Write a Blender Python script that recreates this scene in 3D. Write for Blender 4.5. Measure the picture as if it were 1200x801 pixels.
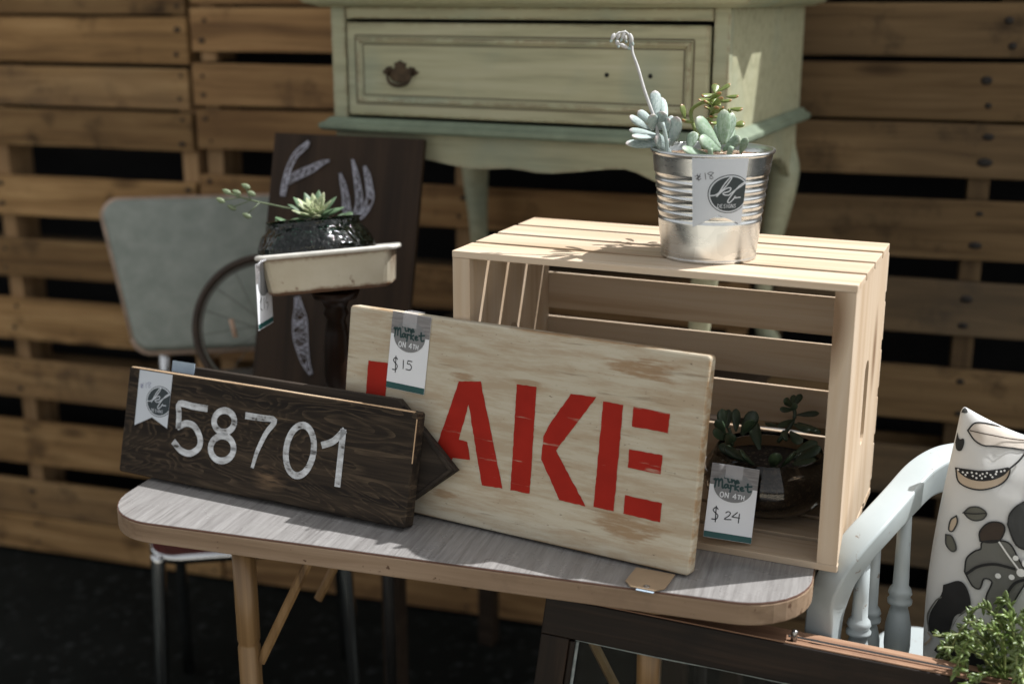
import bpy, bmesh, math, random
from mathutils import Vector, Matrix, noise

for o in list(bpy.data.objects):
    bpy.data.objects.remove(o, do_unlink=True)
S = bpy.context.scene
COL = S.collection
RND = random.Random(11)
V = Vector

# ------------------------------------------------------------------ camera, sky, sun, exposure
cam = bpy.data.cameras.new('camera')
cam.lens = 44.1
cam.sensor_width = 36.0
cam.clip_start = 0.05
cam.clip_end = 400.0
cam.dof.use_dof = True
cam.dof.focus_distance = 1.45
cam.dof.aperture_fstop = 2.8
cam_o = bpy.data.objects.new('camera', cam)
cam_o.location = (0.0, 0.0, 1.36)
cam_o.rotation_euler = (math.pi / 2 - 0.268, 0.0, 0.0)
COL.objects.link(cam_o)
S.camera = cam_o

SUN_EL, SUN_AZ = math.radians(57.0), math.radians(13.0)      # azimuth counted from +X towards +Y
SUN_DIR = V((math.cos(SUN_EL) * math.cos(SUN_AZ), math.cos(SUN_EL) * math.sin(SUN_AZ), math.sin(SUN_EL)))
world = bpy.data.worlds.new('World')
S.world = world
world.use_nodes = True
wt = world.node_tree
sky = wt.nodes.new('ShaderNodeTexSky')
sky.sky_type = 'NISHITA'
sky.sun_disc = False
sky.sun_elevation = SUN_EL
sky.sun_rotation = math.pi / 2 - SUN_AZ
sky.air_density = 1.0
sky.dust_density = 2.5
sky.ozone_density = 0.6
hs = wt.nodes.new('ShaderNodeHueSaturation')
hs.inputs['Saturation'].default_value = 0.088
wt.links.new(sky.outputs[0], hs.inputs['Color'])
wt.links.new(hs.outputs[0], wt.nodes['Background'].inputs['Color'])
wt.nodes['Background'].inputs['Strength'].default_value = 0.088
sun = bpy.data.lights.new('sun', 'SUN')
sun.energy = 3.3
sun.angle = math.radians(0.5)
sun.color = (1.0, 0.99, 0.985)
sun_o = bpy.data.objects.new('sun', sun)
sun_o.rotation_euler = (-SUN_DIR).to_track_quat('-Z', 'Y').to_euler()
sun_o.location = SUN_DIR * 8
COL.objects.link(sun_o)
S.view_settings.view_transform = 'Standard'
S.view_settings.look = 'None'
S.view_settings.gamma = 1.0
S.view_settings.exposure = 1.15
S.view_settings.use_curve_mapping = False

# ------------------------------------------------------------------ measured outlines (metres, each in the frame of the thing it lies on)
DATA = {'ANT': [[(0.0576, 0.3928, 0.0051), (0.0515, 0.3846, 0.0111), (0.0378, 0.3704, 0.0111), (0.0274, 0.3437, 0.0101), (0.0236, 0.3164, 0.0111), (0.0228, 0.3028, 0.0081)],
         [(0.0945, 0.364, 0.0024), (0.0817, 0.3588, 0.0091), (0.0656, 0.3487, 0.0152), (0.0431, 0.3372, 0.0162), (0.029, 0.3271, 0.0121)],
         [(0.1147, 0.3433, 0.003), (0.1208, 0.3275, 0.0091), (0.1269, 0.3071, 0.0121), (0.1309, 0.2866, 0.0152), (0.136, 0.2765, 0.0101)],
         [(0.133, 0.367, 0.003), (0.1389, 0.3491, 0.0081), (0.1452, 0.3266, 0.0111), (0.1503, 0.3, 0.0131), (0.1465, 0.2771, 0.0121)],
         [(0.1536, 0.357, 0.0036), (0.1594, 0.3438, 0.0101), (0.1642, 0.3255, 0.0121), (0.1671, 0.305, 0.0141), (0.1568, 0.2797, 0.0121), (0.1386, 0.2715, 0.0111), (0.129, 0.2731, 0.0071)],
         [(0.0623, 0.142, 0.0094), (0.0663, 0.1267, 0.0165), (0.0703, 0.1054, 0.0283), (0.0735, 0.0817, 0.0294), (0.0787, 0.0607, 0.0235), (0.0871, 0.0375, 0.0141), (0.0964, 0.022, 0.0059)],
         [(0.1186, 0.1348, 0.0035), (0.1252, 0.1162, 0.0118), (0.131, 0.0928, 0.0118), (0.1361, 0.0694, 0.0047)]],
 'APRON': [(0.0117, 1.1161), (0.0769, 1.1137), (0.1248, 1.112), (0.1655, 1.1086), (0.2055, 1.1025), (0.2435, 1.0978), (0.2825, 1.0986), (0.3136, 1.1016), (0.3369, 1.1003), (0.3587, 1.0975),
           (0.3887, 1.0979), (0.4324, 1.103), (0.4779, 1.1094), (0.5064, 1.111), (0.5241, 1.1069), (0.5524, 1.0958), (0.5859, 1.0813)],
 'ARM': [(0.5327, 1.4069, 0.8186), (0.5017, 1.3826, 0.8248), (0.4715, 1.3561, 0.8224), (0.4395, 1.3219, 0.8112), (0.4033, 1.282, 0.7984), (0.3761, 1.2631, 0.7784), (0.3564, 1.2579, 0.7483),
         (0.348, 1.2624, 0.7079), (0.3457, 1.2594, 0.6591), (0.3429, 1.2468, 0.6132)],
 'BELL': [[(0.1142, 1.437, 1.3213), (0.1103, 1.4348, 1.3131)], [(0.1202, 1.4459, 1.3231), (0.117, 1.443, 1.3128)], [(0.1269, 1.442, 1.3243), (0.122, 1.4392, 1.314)],
          [(0.1312, 1.437, 1.3213), (0.1344, 1.4339, 1.31)], [(0.1196, 1.435, 1.3099), (0.1303, 1.4336, 1.3048)], [(0.117, 1.4433, 1.3138), (0.1191, 1.4413, 1.3066)],
          [(0.1257, 1.4471, 1.32), (0.1279, 1.4448, 1.3117)], [(0.1337, 1.4444, 1.318), (0.1324, 1.4416, 1.3076)]],
 'DARK': [[(0.2526, 1.4182, 0.8598), (0.2505, 1.4253, 0.8859), 0.0152], [(0.2531, 1.4081, 0.8611), (0.2407, 1.4029, 0.8799), 0.0119],
          [(0.2696, 1.4276, 0.8565), (0.2714, 1.4443, 0.8796), 0.0119], [(0.2743, 1.417, 0.8556), (0.2916, 1.4245, 0.8828), 0.0174],
          [(0.2728, 1.3987, 0.8644), (0.2796, 1.3843, 0.8874), 0.013], [(0.2621, 1.4477, 0.8541), (0.266, 1.4631, 0.8722), 0.0109],
          [(0.2518, 1.3876, 0.8616), (0.2301, 1.3614, 0.8798), 0.013], [(0.2501, 1.3764, 0.8589), (0.2529, 1.3609, 0.8778), 0.0152],
          [(0.3416, 1.4452, 0.8828), (0.3527, 1.4585, 0.8935), 0.0087], [(0.3394, 1.4449, 0.8817), (0.3273, 1.438, 0.8943), 0.0098],
          [(0.3382, 1.4346, 0.8817), (0.3198, 1.4251, 0.8849), 0.0076], [(0.335, 1.4346, 0.8817), (0.3414, 1.4268, 0.8911), 0.0087],
          [(0.3471, 1.4518, 0.869), (0.3747, 1.4524, 0.8711), 0.0078], [(0.346, 1.44, 0.8637), (0.3696, 1.4176, 0.8577), 0.0091],
          [(0.3393, 1.4314, 0.8701), (0.3155, 1.4101, 0.8683), 0.0078], [(0.3371, 1.4205, 0.8682), (0.3518, 1.3993, 0.8665), 0.0098],
          [(0.345, 1.4642, 0.8765), (0.3483, 1.4773, 0.8863), 0.0087], [(0.3176, 1.4202, 0.8671), (0.2964, 1.3921, 0.878), 0.0065],
          [(0.3283, 1.3993, 0.8665), (0.3365, 1.3764, 0.8589), 0.013], [(0.324, 1.3993, 0.8665), (0.3133, 1.3687, 0.8684), 0.013]],
 'DARK_STEM': [[(0.3218, 1.4336, 0.8404), (0.3372, 1.4388, 0.8595), (0.3427, 1.4423, 0.8722), (0.3405, 1.4452, 0.8828)],
               [(0.2635, 1.4136, 0.8431), (0.2613, 1.417, 0.8556), (0.2591, 1.4193, 0.864)]],
 'JADE': [[(0.2476, 1.4733, 1.2493), (0.2602, 1.4631, 1.25), 0.0056], [(0.2377, 1.4616, 1.2447), (0.2507, 1.4517, 1.2464), 0.0056],
          [(0.2533, 1.4797, 1.2349), (0.2667, 1.4693, 1.2347), 0.0065], [(0.2582, 1.4746, 1.2162), (0.2707, 1.4752, 1.2184), 0.0091],
          [(0.2375, 1.4948, 1.2521), (0.2405, 1.5075, 1.2607), 0.0074], [(0.2399, 1.485, 1.2543), (0.2544, 1.4873, 1.2625), 0.0052],
          [(0.2332, 1.4842, 1.2513), (0.2194, 1.4733, 1.2493), 0.0061], [(0.2283, 1.4725, 1.2465), (0.2131, 1.4518, 1.2466), 0.0052],
          [(0.2015, 1.4766, 1.2237), (0.1971, 1.4811, 1.2399), 0.0061], [(0.2084, 1.4655, 1.2208), (0.1959, 1.4558, 1.2235), 0.0074],
          [(0.23, 1.4608, 1.2415), (0.2182, 1.4413, 1.2463), 0.0065], [(0.2278, 1.4622, 1.2468), (0.2355, 1.4439, 1.2557), 0.0069],
          [(0.23, 1.4599, 1.2383), (0.2377, 1.4425, 1.2505), 0.0065], [(0.2322, 1.4593, 1.2362), (0.2182, 1.4396, 1.24), 0.0056],
          [(0.2263, 1.4474, 1.2308), (0.2306, 1.4295, 1.2409), 0.0069], [(0.2355, 1.457, 1.2277), (0.2247, 1.4367, 1.2296), 0.0065],
          [(0.2361, 1.4683, 1.2311), (0.2432, 1.4599, 1.2383), 0.0056], [(0.2388, 1.4554, 1.2218), (0.2225, 1.4347, 1.2222), 0.0074],
          [(0.2466, 1.4725, 1.2087), (0.2573, 1.4832, 1.2098), 0.0087], [(0.2332, 1.4772, 1.2259), (0.2274, 1.4963, 1.2197), 0.0061],
          [(0.2422, 1.4772, 1.2259), (0.2506, 1.4861, 1.2206), 0.0065], [(0.2528, 1.4867, 1.2228), (0.2636, 1.4972, 1.223), 0.0065],
          [(0.2455, 1.5011, 1.2371), (0.2419, 1.5226, 1.2399), 0.0065]],
 'JADE_STEM': [[(0.23, 1.4465, 1.1895), (0.2294, 1.4636, 1.214), (0.2316, 1.4695, 1.2354), (0.2377, 1.4843, 1.2517)],
               [(0.2228, 1.4565, 1.1883), (0.2109, 1.4749, 1.2173), (0.2087, 1.479, 1.2323), (0.2161, 1.4709, 1.2407), (0.23, 1.4622, 1.2468)],
               [(0.2422, 1.4672, 1.1893), (0.2511, 1.4749, 1.2173), (0.2533, 1.4796, 1.2345)]],
 'LAKE': [[(0.0322, 0.1742), (0.0609, 0.175), (0.0598, 0.0519), (0.0318, 0.0523)], [(0.0726, 0.0785), (0.1145, 0.0773), (0.114, 0.0543), (0.0721, 0.0541)],
          [(0.1613, 0.1673), (0.1905, 0.1715), (0.2301, 0.0524), (0.2029, 0.0513), (0.1767, 0.1426), (0.1674, 0.0989), (0.179, 0.0984), (0.1846, 0.0781), (0.1611, 0.0764), (0.1547, 0.0557),
           (0.1276, 0.0507)],
          [(0.2378, 0.1752), (0.263, 0.1759), (0.2657, 0.0532), (0.2407, 0.0524)],
          [(0.3064, 0.1746), (0.3376, 0.1755), (0.2942, 0.1082), (0.3363, 0.0521), (0.3039, 0.0531), (0.2768, 0.0946), (0.2767, 0.1211), (0.2842, 0.1378)],
          [(0.3461, 0.1719), (0.3702, 0.172), (0.3706, 0.053), (0.3461, 0.0532)], [(0.3823, 0.1718), (0.4247, 0.1707), (0.4247, 0.1496), (0.3826, 0.15)],
          [(0.382, 0.125), (0.4208, 0.1248), (0.421, 0.104), (0.3822, 0.1043)], [(0.3823, 0.0737), (0.4257, 0.0731), (0.4256, 0.0518), (0.3821, 0.0527)]],
 'LAKE_TAG': [(0.0536, 0.2331), (0.1068, 0.2375), (0.1154, 0.1519), (0.0608, 0.1458)],
 'LAKE_WEAR': [(0.3906, 0.2136), (0.3882, 0.0372), (0.1631, 0.1742), (0.2531, 0.1784), (0.152, 0.0323)],
 'NUM': [[(0.1296, 0.099), (0.1084, 0.0989), (0.0873, 0.0993), (0.0884, 0.0852), (0.0896, 0.0703)],
         [(0.0896, 0.0703), (0.101, 0.0761), (0.1143, 0.0743), (0.1251, 0.0613), (0.1249, 0.0488), (0.1124, 0.0395), (0.0978, 0.0408), (0.0856, 0.0491)],
         [(0.175, 0.0882), (0.1746, 0.0848), (0.1733, 0.0816), (0.1711, 0.0787), (0.1682, 0.0763), (0.1647, 0.0746), (0.1609, 0.0737), (0.157, 0.0736), (0.1533, 0.0744), (0.1499, 0.0759),
          (0.1472, 0.0782), (0.1452, 0.081), (0.1441, 0.0843), (0.1441, 0.0877), (0.145, 0.091), (0.1468, 0.0941), (0.1494, 0.0968), (0.1526, 0.0988), (0.1563, 0.1001), (0.1602, 0.1006),
          (0.164, 0.1002), (0.1676, 0.099), (0.1706, 0.0971), (0.173, 0.0945), (0.1745, 0.0915), (0.175, 0.0882)],
         [(0.1782, 0.0547), (0.1778, 0.0508), (0.1763, 0.047), (0.1738, 0.0437), (0.1705, 0.0409), (0.1665, 0.0389), (0.1623, 0.0378), (0.1579, 0.0377), (0.1536, 0.0385), (0.1499, 0.0403),
          (0.1468, 0.0429), (0.1445, 0.0461), (0.1433, 0.0498), (0.1432, 0.0538), (0.1443, 0.0577), (0.1463, 0.0613), (0.1493, 0.0643), (0.1529, 0.0667), (0.1571, 0.0683), (0.1615, 0.0688),
          (0.1658, 0.0684), (0.1698, 0.0671), (0.1732, 0.0649), (0.1759, 0.0619), (0.1776, 0.0585), (0.1782, 0.0547)],
         [(0.193, 0.0988), (0.2147, 0.0991), (0.2349, 0.0987), (0.2243, 0.0822), (0.2149, 0.0605), (0.2119, 0.0499), (0.2093, 0.0377)],
         [(0.2954, 0.069), (0.2945, 0.0613), (0.2924, 0.0541), (0.2893, 0.0477), (0.2854, 0.0427), (0.2808, 0.0392), (0.2759, 0.0375), (0.2709, 0.0378), (0.2663, 0.04), (0.2622, 0.0439),
          (0.259, 0.0495), (0.2569, 0.0562), (0.2559, 0.0637), (0.2562, 0.0714), (0.2577, 0.079), (0.2603, 0.0859), (0.264, 0.0917), (0.2683, 0.0959), (0.2731, 0.0984), (0.2781, 0.0991),
          (0.2829, 0.0978), (0.2872, 0.0946), (0.2908, 0.0898), (0.2935, 0.0837), (0.295, 0.0766), (0.2954, 0.069)],
         [(0.308, 0.0798), (0.3216, 0.0864), (0.3342, 0.1001)], [(0.3337, 0.1), (0.3338, 0.0729), (0.334, 0.0359)]],
 'NUM_TAG': [(0.0109, 0.1353), (0.0658, 0.1356), (0.0687, 0.0622), (0.0418, 0.0749), (0.018, 0.0615)],
 'PALE': [[(0.2297, 1.3924, 1.2001), (0.1997, 1.3808, 1.2336), 0.0152], [(0.2337, 1.3982, 1.2026), (0.234, 1.4035, 1.2405), 0.0126],
          [(0.2382, 1.4086, 1.2025), (0.2479, 1.4278, 1.2346), 0.0109], [(0.2281, 1.3815, 1.1982), (0.2015, 1.3647, 1.2126), 0.0135],
          [(0.2312, 1.3815, 1.1982), (0.248, 1.3701, 1.2134), 0.0119], [(0.2314, 1.4041, 1.2051), (0.2305, 1.4144, 1.2236), 0.0098],
          [(0.1975, 1.4069, 1.1963), (0.2048, 1.4221, 1.2139), 0.0109], [(0.2176, 1.38, 1.1928), (0.182, 1.3517, 1.2031), 0.0104],
          [(0.251, 1.3856, 1.1942), (0.2571, 1.3852, 1.2118), 0.0069], [(0.2296, 1.4181, 1.1993), (0.2263, 1.4428, 1.2139), 0.0098],
          [(0.2442, 1.4287, 1.2003), (0.2521, 1.4547, 1.2192), 0.0098]],
 'PIL': {'big_leaf': [(0.0074, -0.0265), (0.0131, -0.0183), (0.0219, -0.0166), (0.0346, -0.0185), (0.0491, -0.0211), (0.0671, -0.0254), (0.0854, -0.0325), (0.0862, -0.042),
                      (0.0685, -0.0416), (0.0506, -0.0403), (0.0363, -0.0401), (0.0238, -0.0401), (0.0144, -0.0356)],
         'black_leaf': [(-0.0067, -0.2003), (0.0083, -0.1918), (0.017, -0.1976), (0.0225, -0.2151), (0.0181, -0.2247), (0.0073, -0.2328), (0.0028, -0.2562), (-0.0083, -0.2622),
                        (-0.0171, -0.2564), (-0.0166, -0.2357), (-0.0079, -0.2118)],
         'blotch': [(-0.0034, -0.0274), (-0.0008, -0.0369), (0.0036, -0.036), (0.0046, -0.0413), (0.002, -0.0493), (-0.003, -0.0488), (-0.0043, -0.0362)],
         'brown': [(0.0265, -0.1432), (0.0254, -0.1334), (0.0321, -0.1229), (0.0409, -0.1196), (0.0482, -0.1212), (0.0502, -0.1279), (0.0461, -0.1391), (0.0374, -0.143)],
         'corner': [(-0.0054, -0.0004), (0.0007, 0.002), (0.0064, -0.0072), (-0.0012, -0.0084), (-0.0047, -0.0101)],
         'feather': [(-0.0102, -0.2785), (-0.0056, -0.2699), (0.0088, -0.2664), (0.0279, -0.2702), (0.0471, -0.278), (0.0686, -0.2889), (0.0859, -0.3003), (0.0871, -0.3138),
                     (0.0662, -0.3098), (0.045, -0.3035), (0.0192, -0.2931), (-0.0003, -0.2841)],
         'grey_edge': [(0.0228, -0.2185), (0.0181, -0.2247), (0.0095, -0.2348), (0.0062, -0.2466), (0.0108, -0.2324), (0.0159, -0.2238)],
         'leaf1': [(0.0083, -0.1154), (0.0138, -0.1086), (0.0218, -0.1066), (0.0283, -0.1091), (0.031, -0.1131), (0.0273, -0.119), (0.0194, -0.1218), (0.0129, -0.1199)],
         'leaf2': [(0.0014, -0.1204), (0.0027, -0.1278), (-0.0012, -0.1381), (-0.0053, -0.1375), (-0.004, -0.1265)],
         'leaf3': [(-0.0078, -0.144), (-0.0016, -0.1445), (0.0035, -0.1563), (-0.0003, -0.1608), (-0.0066, -0.1551)],
         'petal': [(0.0136, -0.18), (0.0145, -0.1652), (0.022, -0.1554), (0.0278, -0.1515), (0.0293, -0.1435), (0.0463, -0.1395), (0.0567, -0.1417), (0.066, -0.1563), (0.0756, -0.1753),
                   (0.069, -0.1939), (0.0622, -0.2104), (0.053, -0.2228), (0.0404, -0.2198), (0.0372, -0.2043), (0.0419, -0.1869), (0.0335, -0.1845), (0.0303, -0.1961), (0.023, -0.1947),
                   (0.016, -0.1842)],
         'petal_dark': [(0.0527, -0.1208), (0.0544, -0.1089), (0.0642, -0.0972), (0.0814, -0.0907), (0.091, -0.0994), (0.0942, -0.138), (0.0771, -0.1457), (0.0624, -0.1414)],
         'pod': [(-0.0023, -0.0693), (0.008, -0.0687), (0.0242, -0.0678), (0.0401, -0.0644), (0.0515, -0.0615), (0.0497, -0.0723), (0.0414, -0.0808), (0.0257, -0.0872), (0.0113, -0.0876),
                 (0.0009, -0.0827)],
         'scroll': [(0.0131, -0.2549), (0.0206, -0.2567), (0.0371, -0.256), (0.0492, -0.2527), (0.0495, -0.2558), (0.0374, -0.2592), (0.0209, -0.2603), (0.014, -0.2582)],
         'seeds': [(-0.002, -0.0692), (0.008, -0.0683), (0.0242, -0.0678), (0.0401, -0.0644), (0.0515, -0.0615), (0.0459, -0.0697), (0.0356, -0.0755), (0.0232, -0.0786), (0.0105, -0.0779),
                   (0.002, -0.0738)]},
 'PIL_DOTS': [(0.0692, -0.1704), (0.0629, -0.1555), (0.074, -0.1599), (0.047, -0.178), (0.0605, -0.177)],
 'PIL_LINES': {'curl': [(-0.017, -0.2586), (-0.0194, -0.2406), (-0.0134, -0.2216), (-0.0077, -0.2141)],
               'curl2': [(-0.0208, -0.2787), (-0.0144, -0.2652), (-0.0178, -0.261)],
               'petalvein': [(0.0158, -0.1815), (0.0264, -0.1718), (0.0423, -0.166), (0.0628, -0.1678)],
               'petalvein2': [(0.0757, -0.1764), (0.0641, -0.1833), (0.0571, -0.1975), (0.0543, -0.2136)],
               'stamen': [(0.0454, -0.1407), (0.0556, -0.1541), (0.0692, -0.1704)],
               'stem': [(0.0669, -0.0437), (0.0605, -0.0529), (0.0515, -0.0615)],
               'vein': [(0.0092, -0.0258), (0.0318, -0.0283), (0.0498, -0.0307), (0.0677, -0.032)],
               'vein1': [(0.0071, -0.1155), (0.0188, -0.114), (0.0304, -0.1116)]},
 'PIL_SEEDDOTS': [(-0.0001, -0.07), (0.0046, -0.0716), (0.0091, -0.0712), (0.0075, -0.0738), (0.0135, -0.0702), (0.0147, -0.0736), (0.0184, -0.0752), (0.0181, -0.0703), (0.0218, -0.0719),
                  (0.0243, -0.0698), (0.0272, -0.0724), (0.0238, -0.0747), (0.0287, -0.0684), (0.0324, -0.07), (0.0344, -0.0721), (0.0377, -0.0685), (0.0384, -0.0659), (0.0428, -0.0652),
                  (0.0463, -0.0639)],
 'SILVER': [[(0.1568, 1.4176, 1.2164), (0.1296, 1.4064, 1.2323), 0.0098], [(0.1617, 1.4342, 1.2201), (0.1422, 1.4385, 1.2358), 0.0087],
            [(0.1617, 1.4214, 1.2114), (0.1315, 1.4226, 1.2159), 0.0076], [(0.1627, 1.4108, 1.2108), (0.1309, 1.3803, 1.213), 0.0087],
            [(0.1669, 1.4081, 1.2009), (0.1245, 1.3885, 1.2048), 0.0082], [(0.1573, 1.4125, 1.217), (0.154, 1.3971, 1.2363), 0.0098],
            [(0.1639, 1.4367, 1.2296), (0.1629, 1.4547, 1.2571), 0.0109], [(0.176, 1.4457, 1.2244), (0.1718, 1.473, 1.2482), 0.0087],
            [(0.1648, 1.4125, 1.217), (0.1666, 1.403, 1.2389), 0.0113], [(0.1691, 1.4108, 1.2108), (0.1736, 1.3957, 1.2312), 0.0098],
            [(0.177, 1.403, 1.201), (0.1818, 1.3913, 1.2341), 0.013], [(0.1757, 1.3906, 1.1936), (0.1549, 1.3704, 1.2146), 0.0119],
            [(0.1758, 1.4327, 1.2149), (0.1821, 1.4472, 1.2297), 0.0065], [(0.1732, 1.3963, 1.1954), (0.1692, 1.3845, 1.2094), 0.0109],
            [(0.168, 1.4069, 1.1963), (0.1487, 1.4097, 1.2066), 0.0087]],
 'SPIN': [(0.4444, 1.3152, 0.787), (0.3882, 1.2721, 0.762), (0.4125, 1.3147, 0.7473)],
 'STALK': [(0.1627, 1.4097, 1.2066), (0.1612, 1.4142, 1.2231), (0.1552, 1.4188, 1.2397), (0.1477, 1.4244, 1.2603), (0.1406, 1.431, 1.284), (0.1348, 1.4352, 1.2995), (0.1338, 1.4375, 1.3078),
           (0.1316, 1.4397, 1.316), (0.1273, 1.4414, 1.3222), (0.1188, 1.4412, 1.3212), (0.1124, 1.4397, 1.316)]}

# ------------------------------------------------------------------ helpers
def srgb(r, g, b):
    f = lambda c: (c / 255 / 12.92) if c <= 10 else ((c / 255 + 0.055) / 1.055) ** 2.4
    return (f(r), f(g), f(b), 1.0)

def frame(o, x, y):
    x = V(x).normalized(); y = V(y); z = x.cross(y).normalized(); y = z.cross(x)
    return Matrix(((x.x, y.x, z.x, o[0]), (x.y, y.y, z.y, o[1]), (x.z, y.z, z.z, o[2]), (0, 0, 0, 1)))

def lean_frame(X, Y, z, a, t):
    """board frame: x along the width, y up the face, z out of the front"""
    return frame((X, Y, z), (math.cos(a), -math.sin(a), 0), (math.sin(a) * math.sin(t), math.cos(a) * math.sin(t), math.cos(t)))

def yaw_frame(X, Y, z, a):
    """x to the right along the thing, y to its back, z up"""
    return frame((X, Y, z), (math.cos(a), -math.sin(a), 0), (math.sin(a), math.cos(a), 0))

def link(name, data, mat=None, parent=None, m=None):
    o = bpy.data.objects.new(name, data)
    COL.objects.link(o)
    if parent is not None:
        o.parent = parent
    if m is not None:
        o.matrix_local = m if isinstance(m, Matrix) else Matrix.Translation(m)
    if mat is not None and data is not None and not data.materials:
        data.materials.append(mat)
    return o

def thing(name, label, cat, m=None, group=None):
    o = link(name, None, None, None, m)
    o.empty_display_size = 0.05
    o['label'] = label; o['category'] = cat
    if group: o['group'] = group
    return o

def to_mesh(bm, name, smooth=False):
    bmesh.ops.recalc_face_normals(bm, faces=bm.faces[:])
    me = bpy.data.meshes.new(name)
    bm.to_mesh(me); bm.free()
    if smooth:
        for p in me.polygons: p.use_smooth = True
    return me

_cache = {}
def box(lx, ly, lz, bev=0.0, mat=None, wob=0.0, seed=0):
    """box centred on the origin, own bevelled edges; wob roughens long edges a little"""
    key = (round(lx, 4), round(ly, 4), round(lz, 4), bev, mat.name if mat else '', wob, seed)
    if key in _cache: return _cache[key]
    bm = bmesh.new()
    bmesh.ops.create_cube(bm, size=1.0)
    for v in bm.verts: v.co = V((v.co.x * lx, v.co.y * ly, v.co.z * lz))
    if wob:
        ed = [e for e in bm.edges if abs(e.verts[0].co.x - e.verts[1].co.x) > lx * .5]
        bmesh.ops.subdivide_edges(bm, edges=ed, cuts=7, use_grid_fill=True)
        for v in bm.verts:
            n = noise.noise_vector(v.co * 9 + V((seed * 3.1, seed, 0)))
            v.co += V((0, n.y, n.z)) * wob
    if bev:
        ed = [e for e in bm.edges if e.is_manifold and e.calc_face_angle(0) > 0.9]
        bmesh.ops.bevel(bm, geom=ed, offset=bev, segments=2, affect='EDGES', profile=.5)
    me = to_mesh(bm, 'box')
    if mat: me.materials.append(mat)
    _cache[key] = me
    return me

def prism(poly, z0, z1, bev=0.0, seg=2, smooth=False, holes=None):
    """polygon in XY raised from z0 to z1"""
    bm = bmesh.new()
    vs = [bm.verts.new((x, y, z0)) for x, y in poly]
    f = bm.faces.new(vs)
    r = bmesh.ops.extrude_face_region(bm, geom=[f])
    for v in [g for g in r['geom'] if isinstance(g, bmesh.types.BMVert)]: v.co.z = z1
    if bev:
        bmesh.ops.recalc_face_normals(bm, faces=bm.faces[:])
        ed = [e for e in bm.edges if len(e.link_faces) == 2 and abs(e.link_faces[0].normal.z - e.link_faces[1].normal.z) > .5]
        bmesh.ops.bevel(bm, geom=ed, offset=bev, segments=seg, affect='EDGES', profile=.5)
    return to_mesh(bm, 'prism', smooth)

def round_poly(pts, r, n=6):
    """round the corners of a polygon"""
    out = []
    N = len(pts)
    for i in range(N):
        p, a, b = V(pts[i] + (0,)), V(pts[i - 1] + (0,)), V(pts[(i + 1) % N] + (0,))
        rr = r[i] if isinstance(r, (list, tuple)) else r
        u, w = (a - p).normalized(), (b - p).normalized()
        ang = u.angle(w)
        d = min(rr / math.tan(ang / 2), (a - p).length * .49, (b - p).length * .49)
        q = d * math.tan(ang / 2)
        c = p + (u + w).normalized() * math.hypot(d, q)
        s, e = p + u * d - c, p + w * d - c
        for k in range(n + 1):
            t = k / n
            v = s.lerp(e, t)
            v = v.normalized() * q
            out.append(((c + v).x, (c + v).y))
    return out

def lathe(prof, n=40, cap=True):
    bm = bmesh.new()
    rings = []
    for r, z in prof:
        rings.append([bm.verts.new((r * math.cos(2 * math.pi * k / n), r * math.sin(2 * math.pi * k / n), z)) for k in range(n)])
    for a, b in zip(rings, rings[1:]):
        for k in range(n):
            bm.faces.new((a[k], a[(k + 1) % n], b[(k + 1) % n], b[k]))
    if cap:
        for rg in (rings[0], rings[-1]):
            if (rg[0].co - rg[n // 2].co).length > 1e-5: bm.faces.new(rg)
    bmesh.ops.remove_doubles(bm, verts=bm.verts[:], dist=1e-6)
    return to_mesh(bm, 'lathe', True)

def add_tube(bm, pts, rad, n=8, caps=True, flat=1.0, up=None):
    pts = [V(p) for p in pts]
    rings = []
    ref = V(up) if up else V((0.31, 0.2, 0.93))
    for i, p in enumerate(pts):
        t = (pts[min(i + 1, len(pts) - 1)] - pts[max(i - 1, 0)]).normalized()
        s = t.cross(ref)
        if s.length < 1e-4: s = t.cross(V((1, 0, 0)))
        s.normalize(); w = s.cross(t)
        r = rad[i] if isinstance(rad, (list, tuple)) else rad
        rings.append([bm.verts.new(p + s * (r * math.cos(2 * math.pi * k / n)) + w * (r * flat * math.sin(2 * math.pi * k / n))) for k in range(n)])
    for a, b in zip(rings, rings[1:]):
        for k in range(n): bm.faces.new((a[k], a[(k + 1) % n], b[(k + 1) % n], b[k]))
    if caps:
        bm.faces.new(rings[0]); bm.faces.new(rings[-1])

def tube(pts, rad, n=10, smooth=True, flat=1.0, up=None):
    bm = bmesh.new(); add_tube(bm, pts, rad, n, True, flat, up)
    return to_mesh(bm, 'tube', smooth)

def spline(pts, m=6):
    """Catmull-Rom through points"""
    P = [V(p) for p in pts]; out = []
    P = [P[0] * 2 - P[1]] + P + [P[-1] * 2 - P[-2]]
    for i in range(1, len(P) - 2):
        for k in range(m):
            t = k / m
            a, b, c, d = P[i - 1], P[i], P[i + 1], P[i + 2]
            out.append(.5 * ((2 * b) + (c - a) * t + (2 * a - 5 * b + 4 * c - d) * t * t + (3 * b - a - 3 * c + d) * t ** 3))
    out.append(P[-2])
    return out

def flat_map(off):
    return lambda x, y: (x, y, off)

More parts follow.
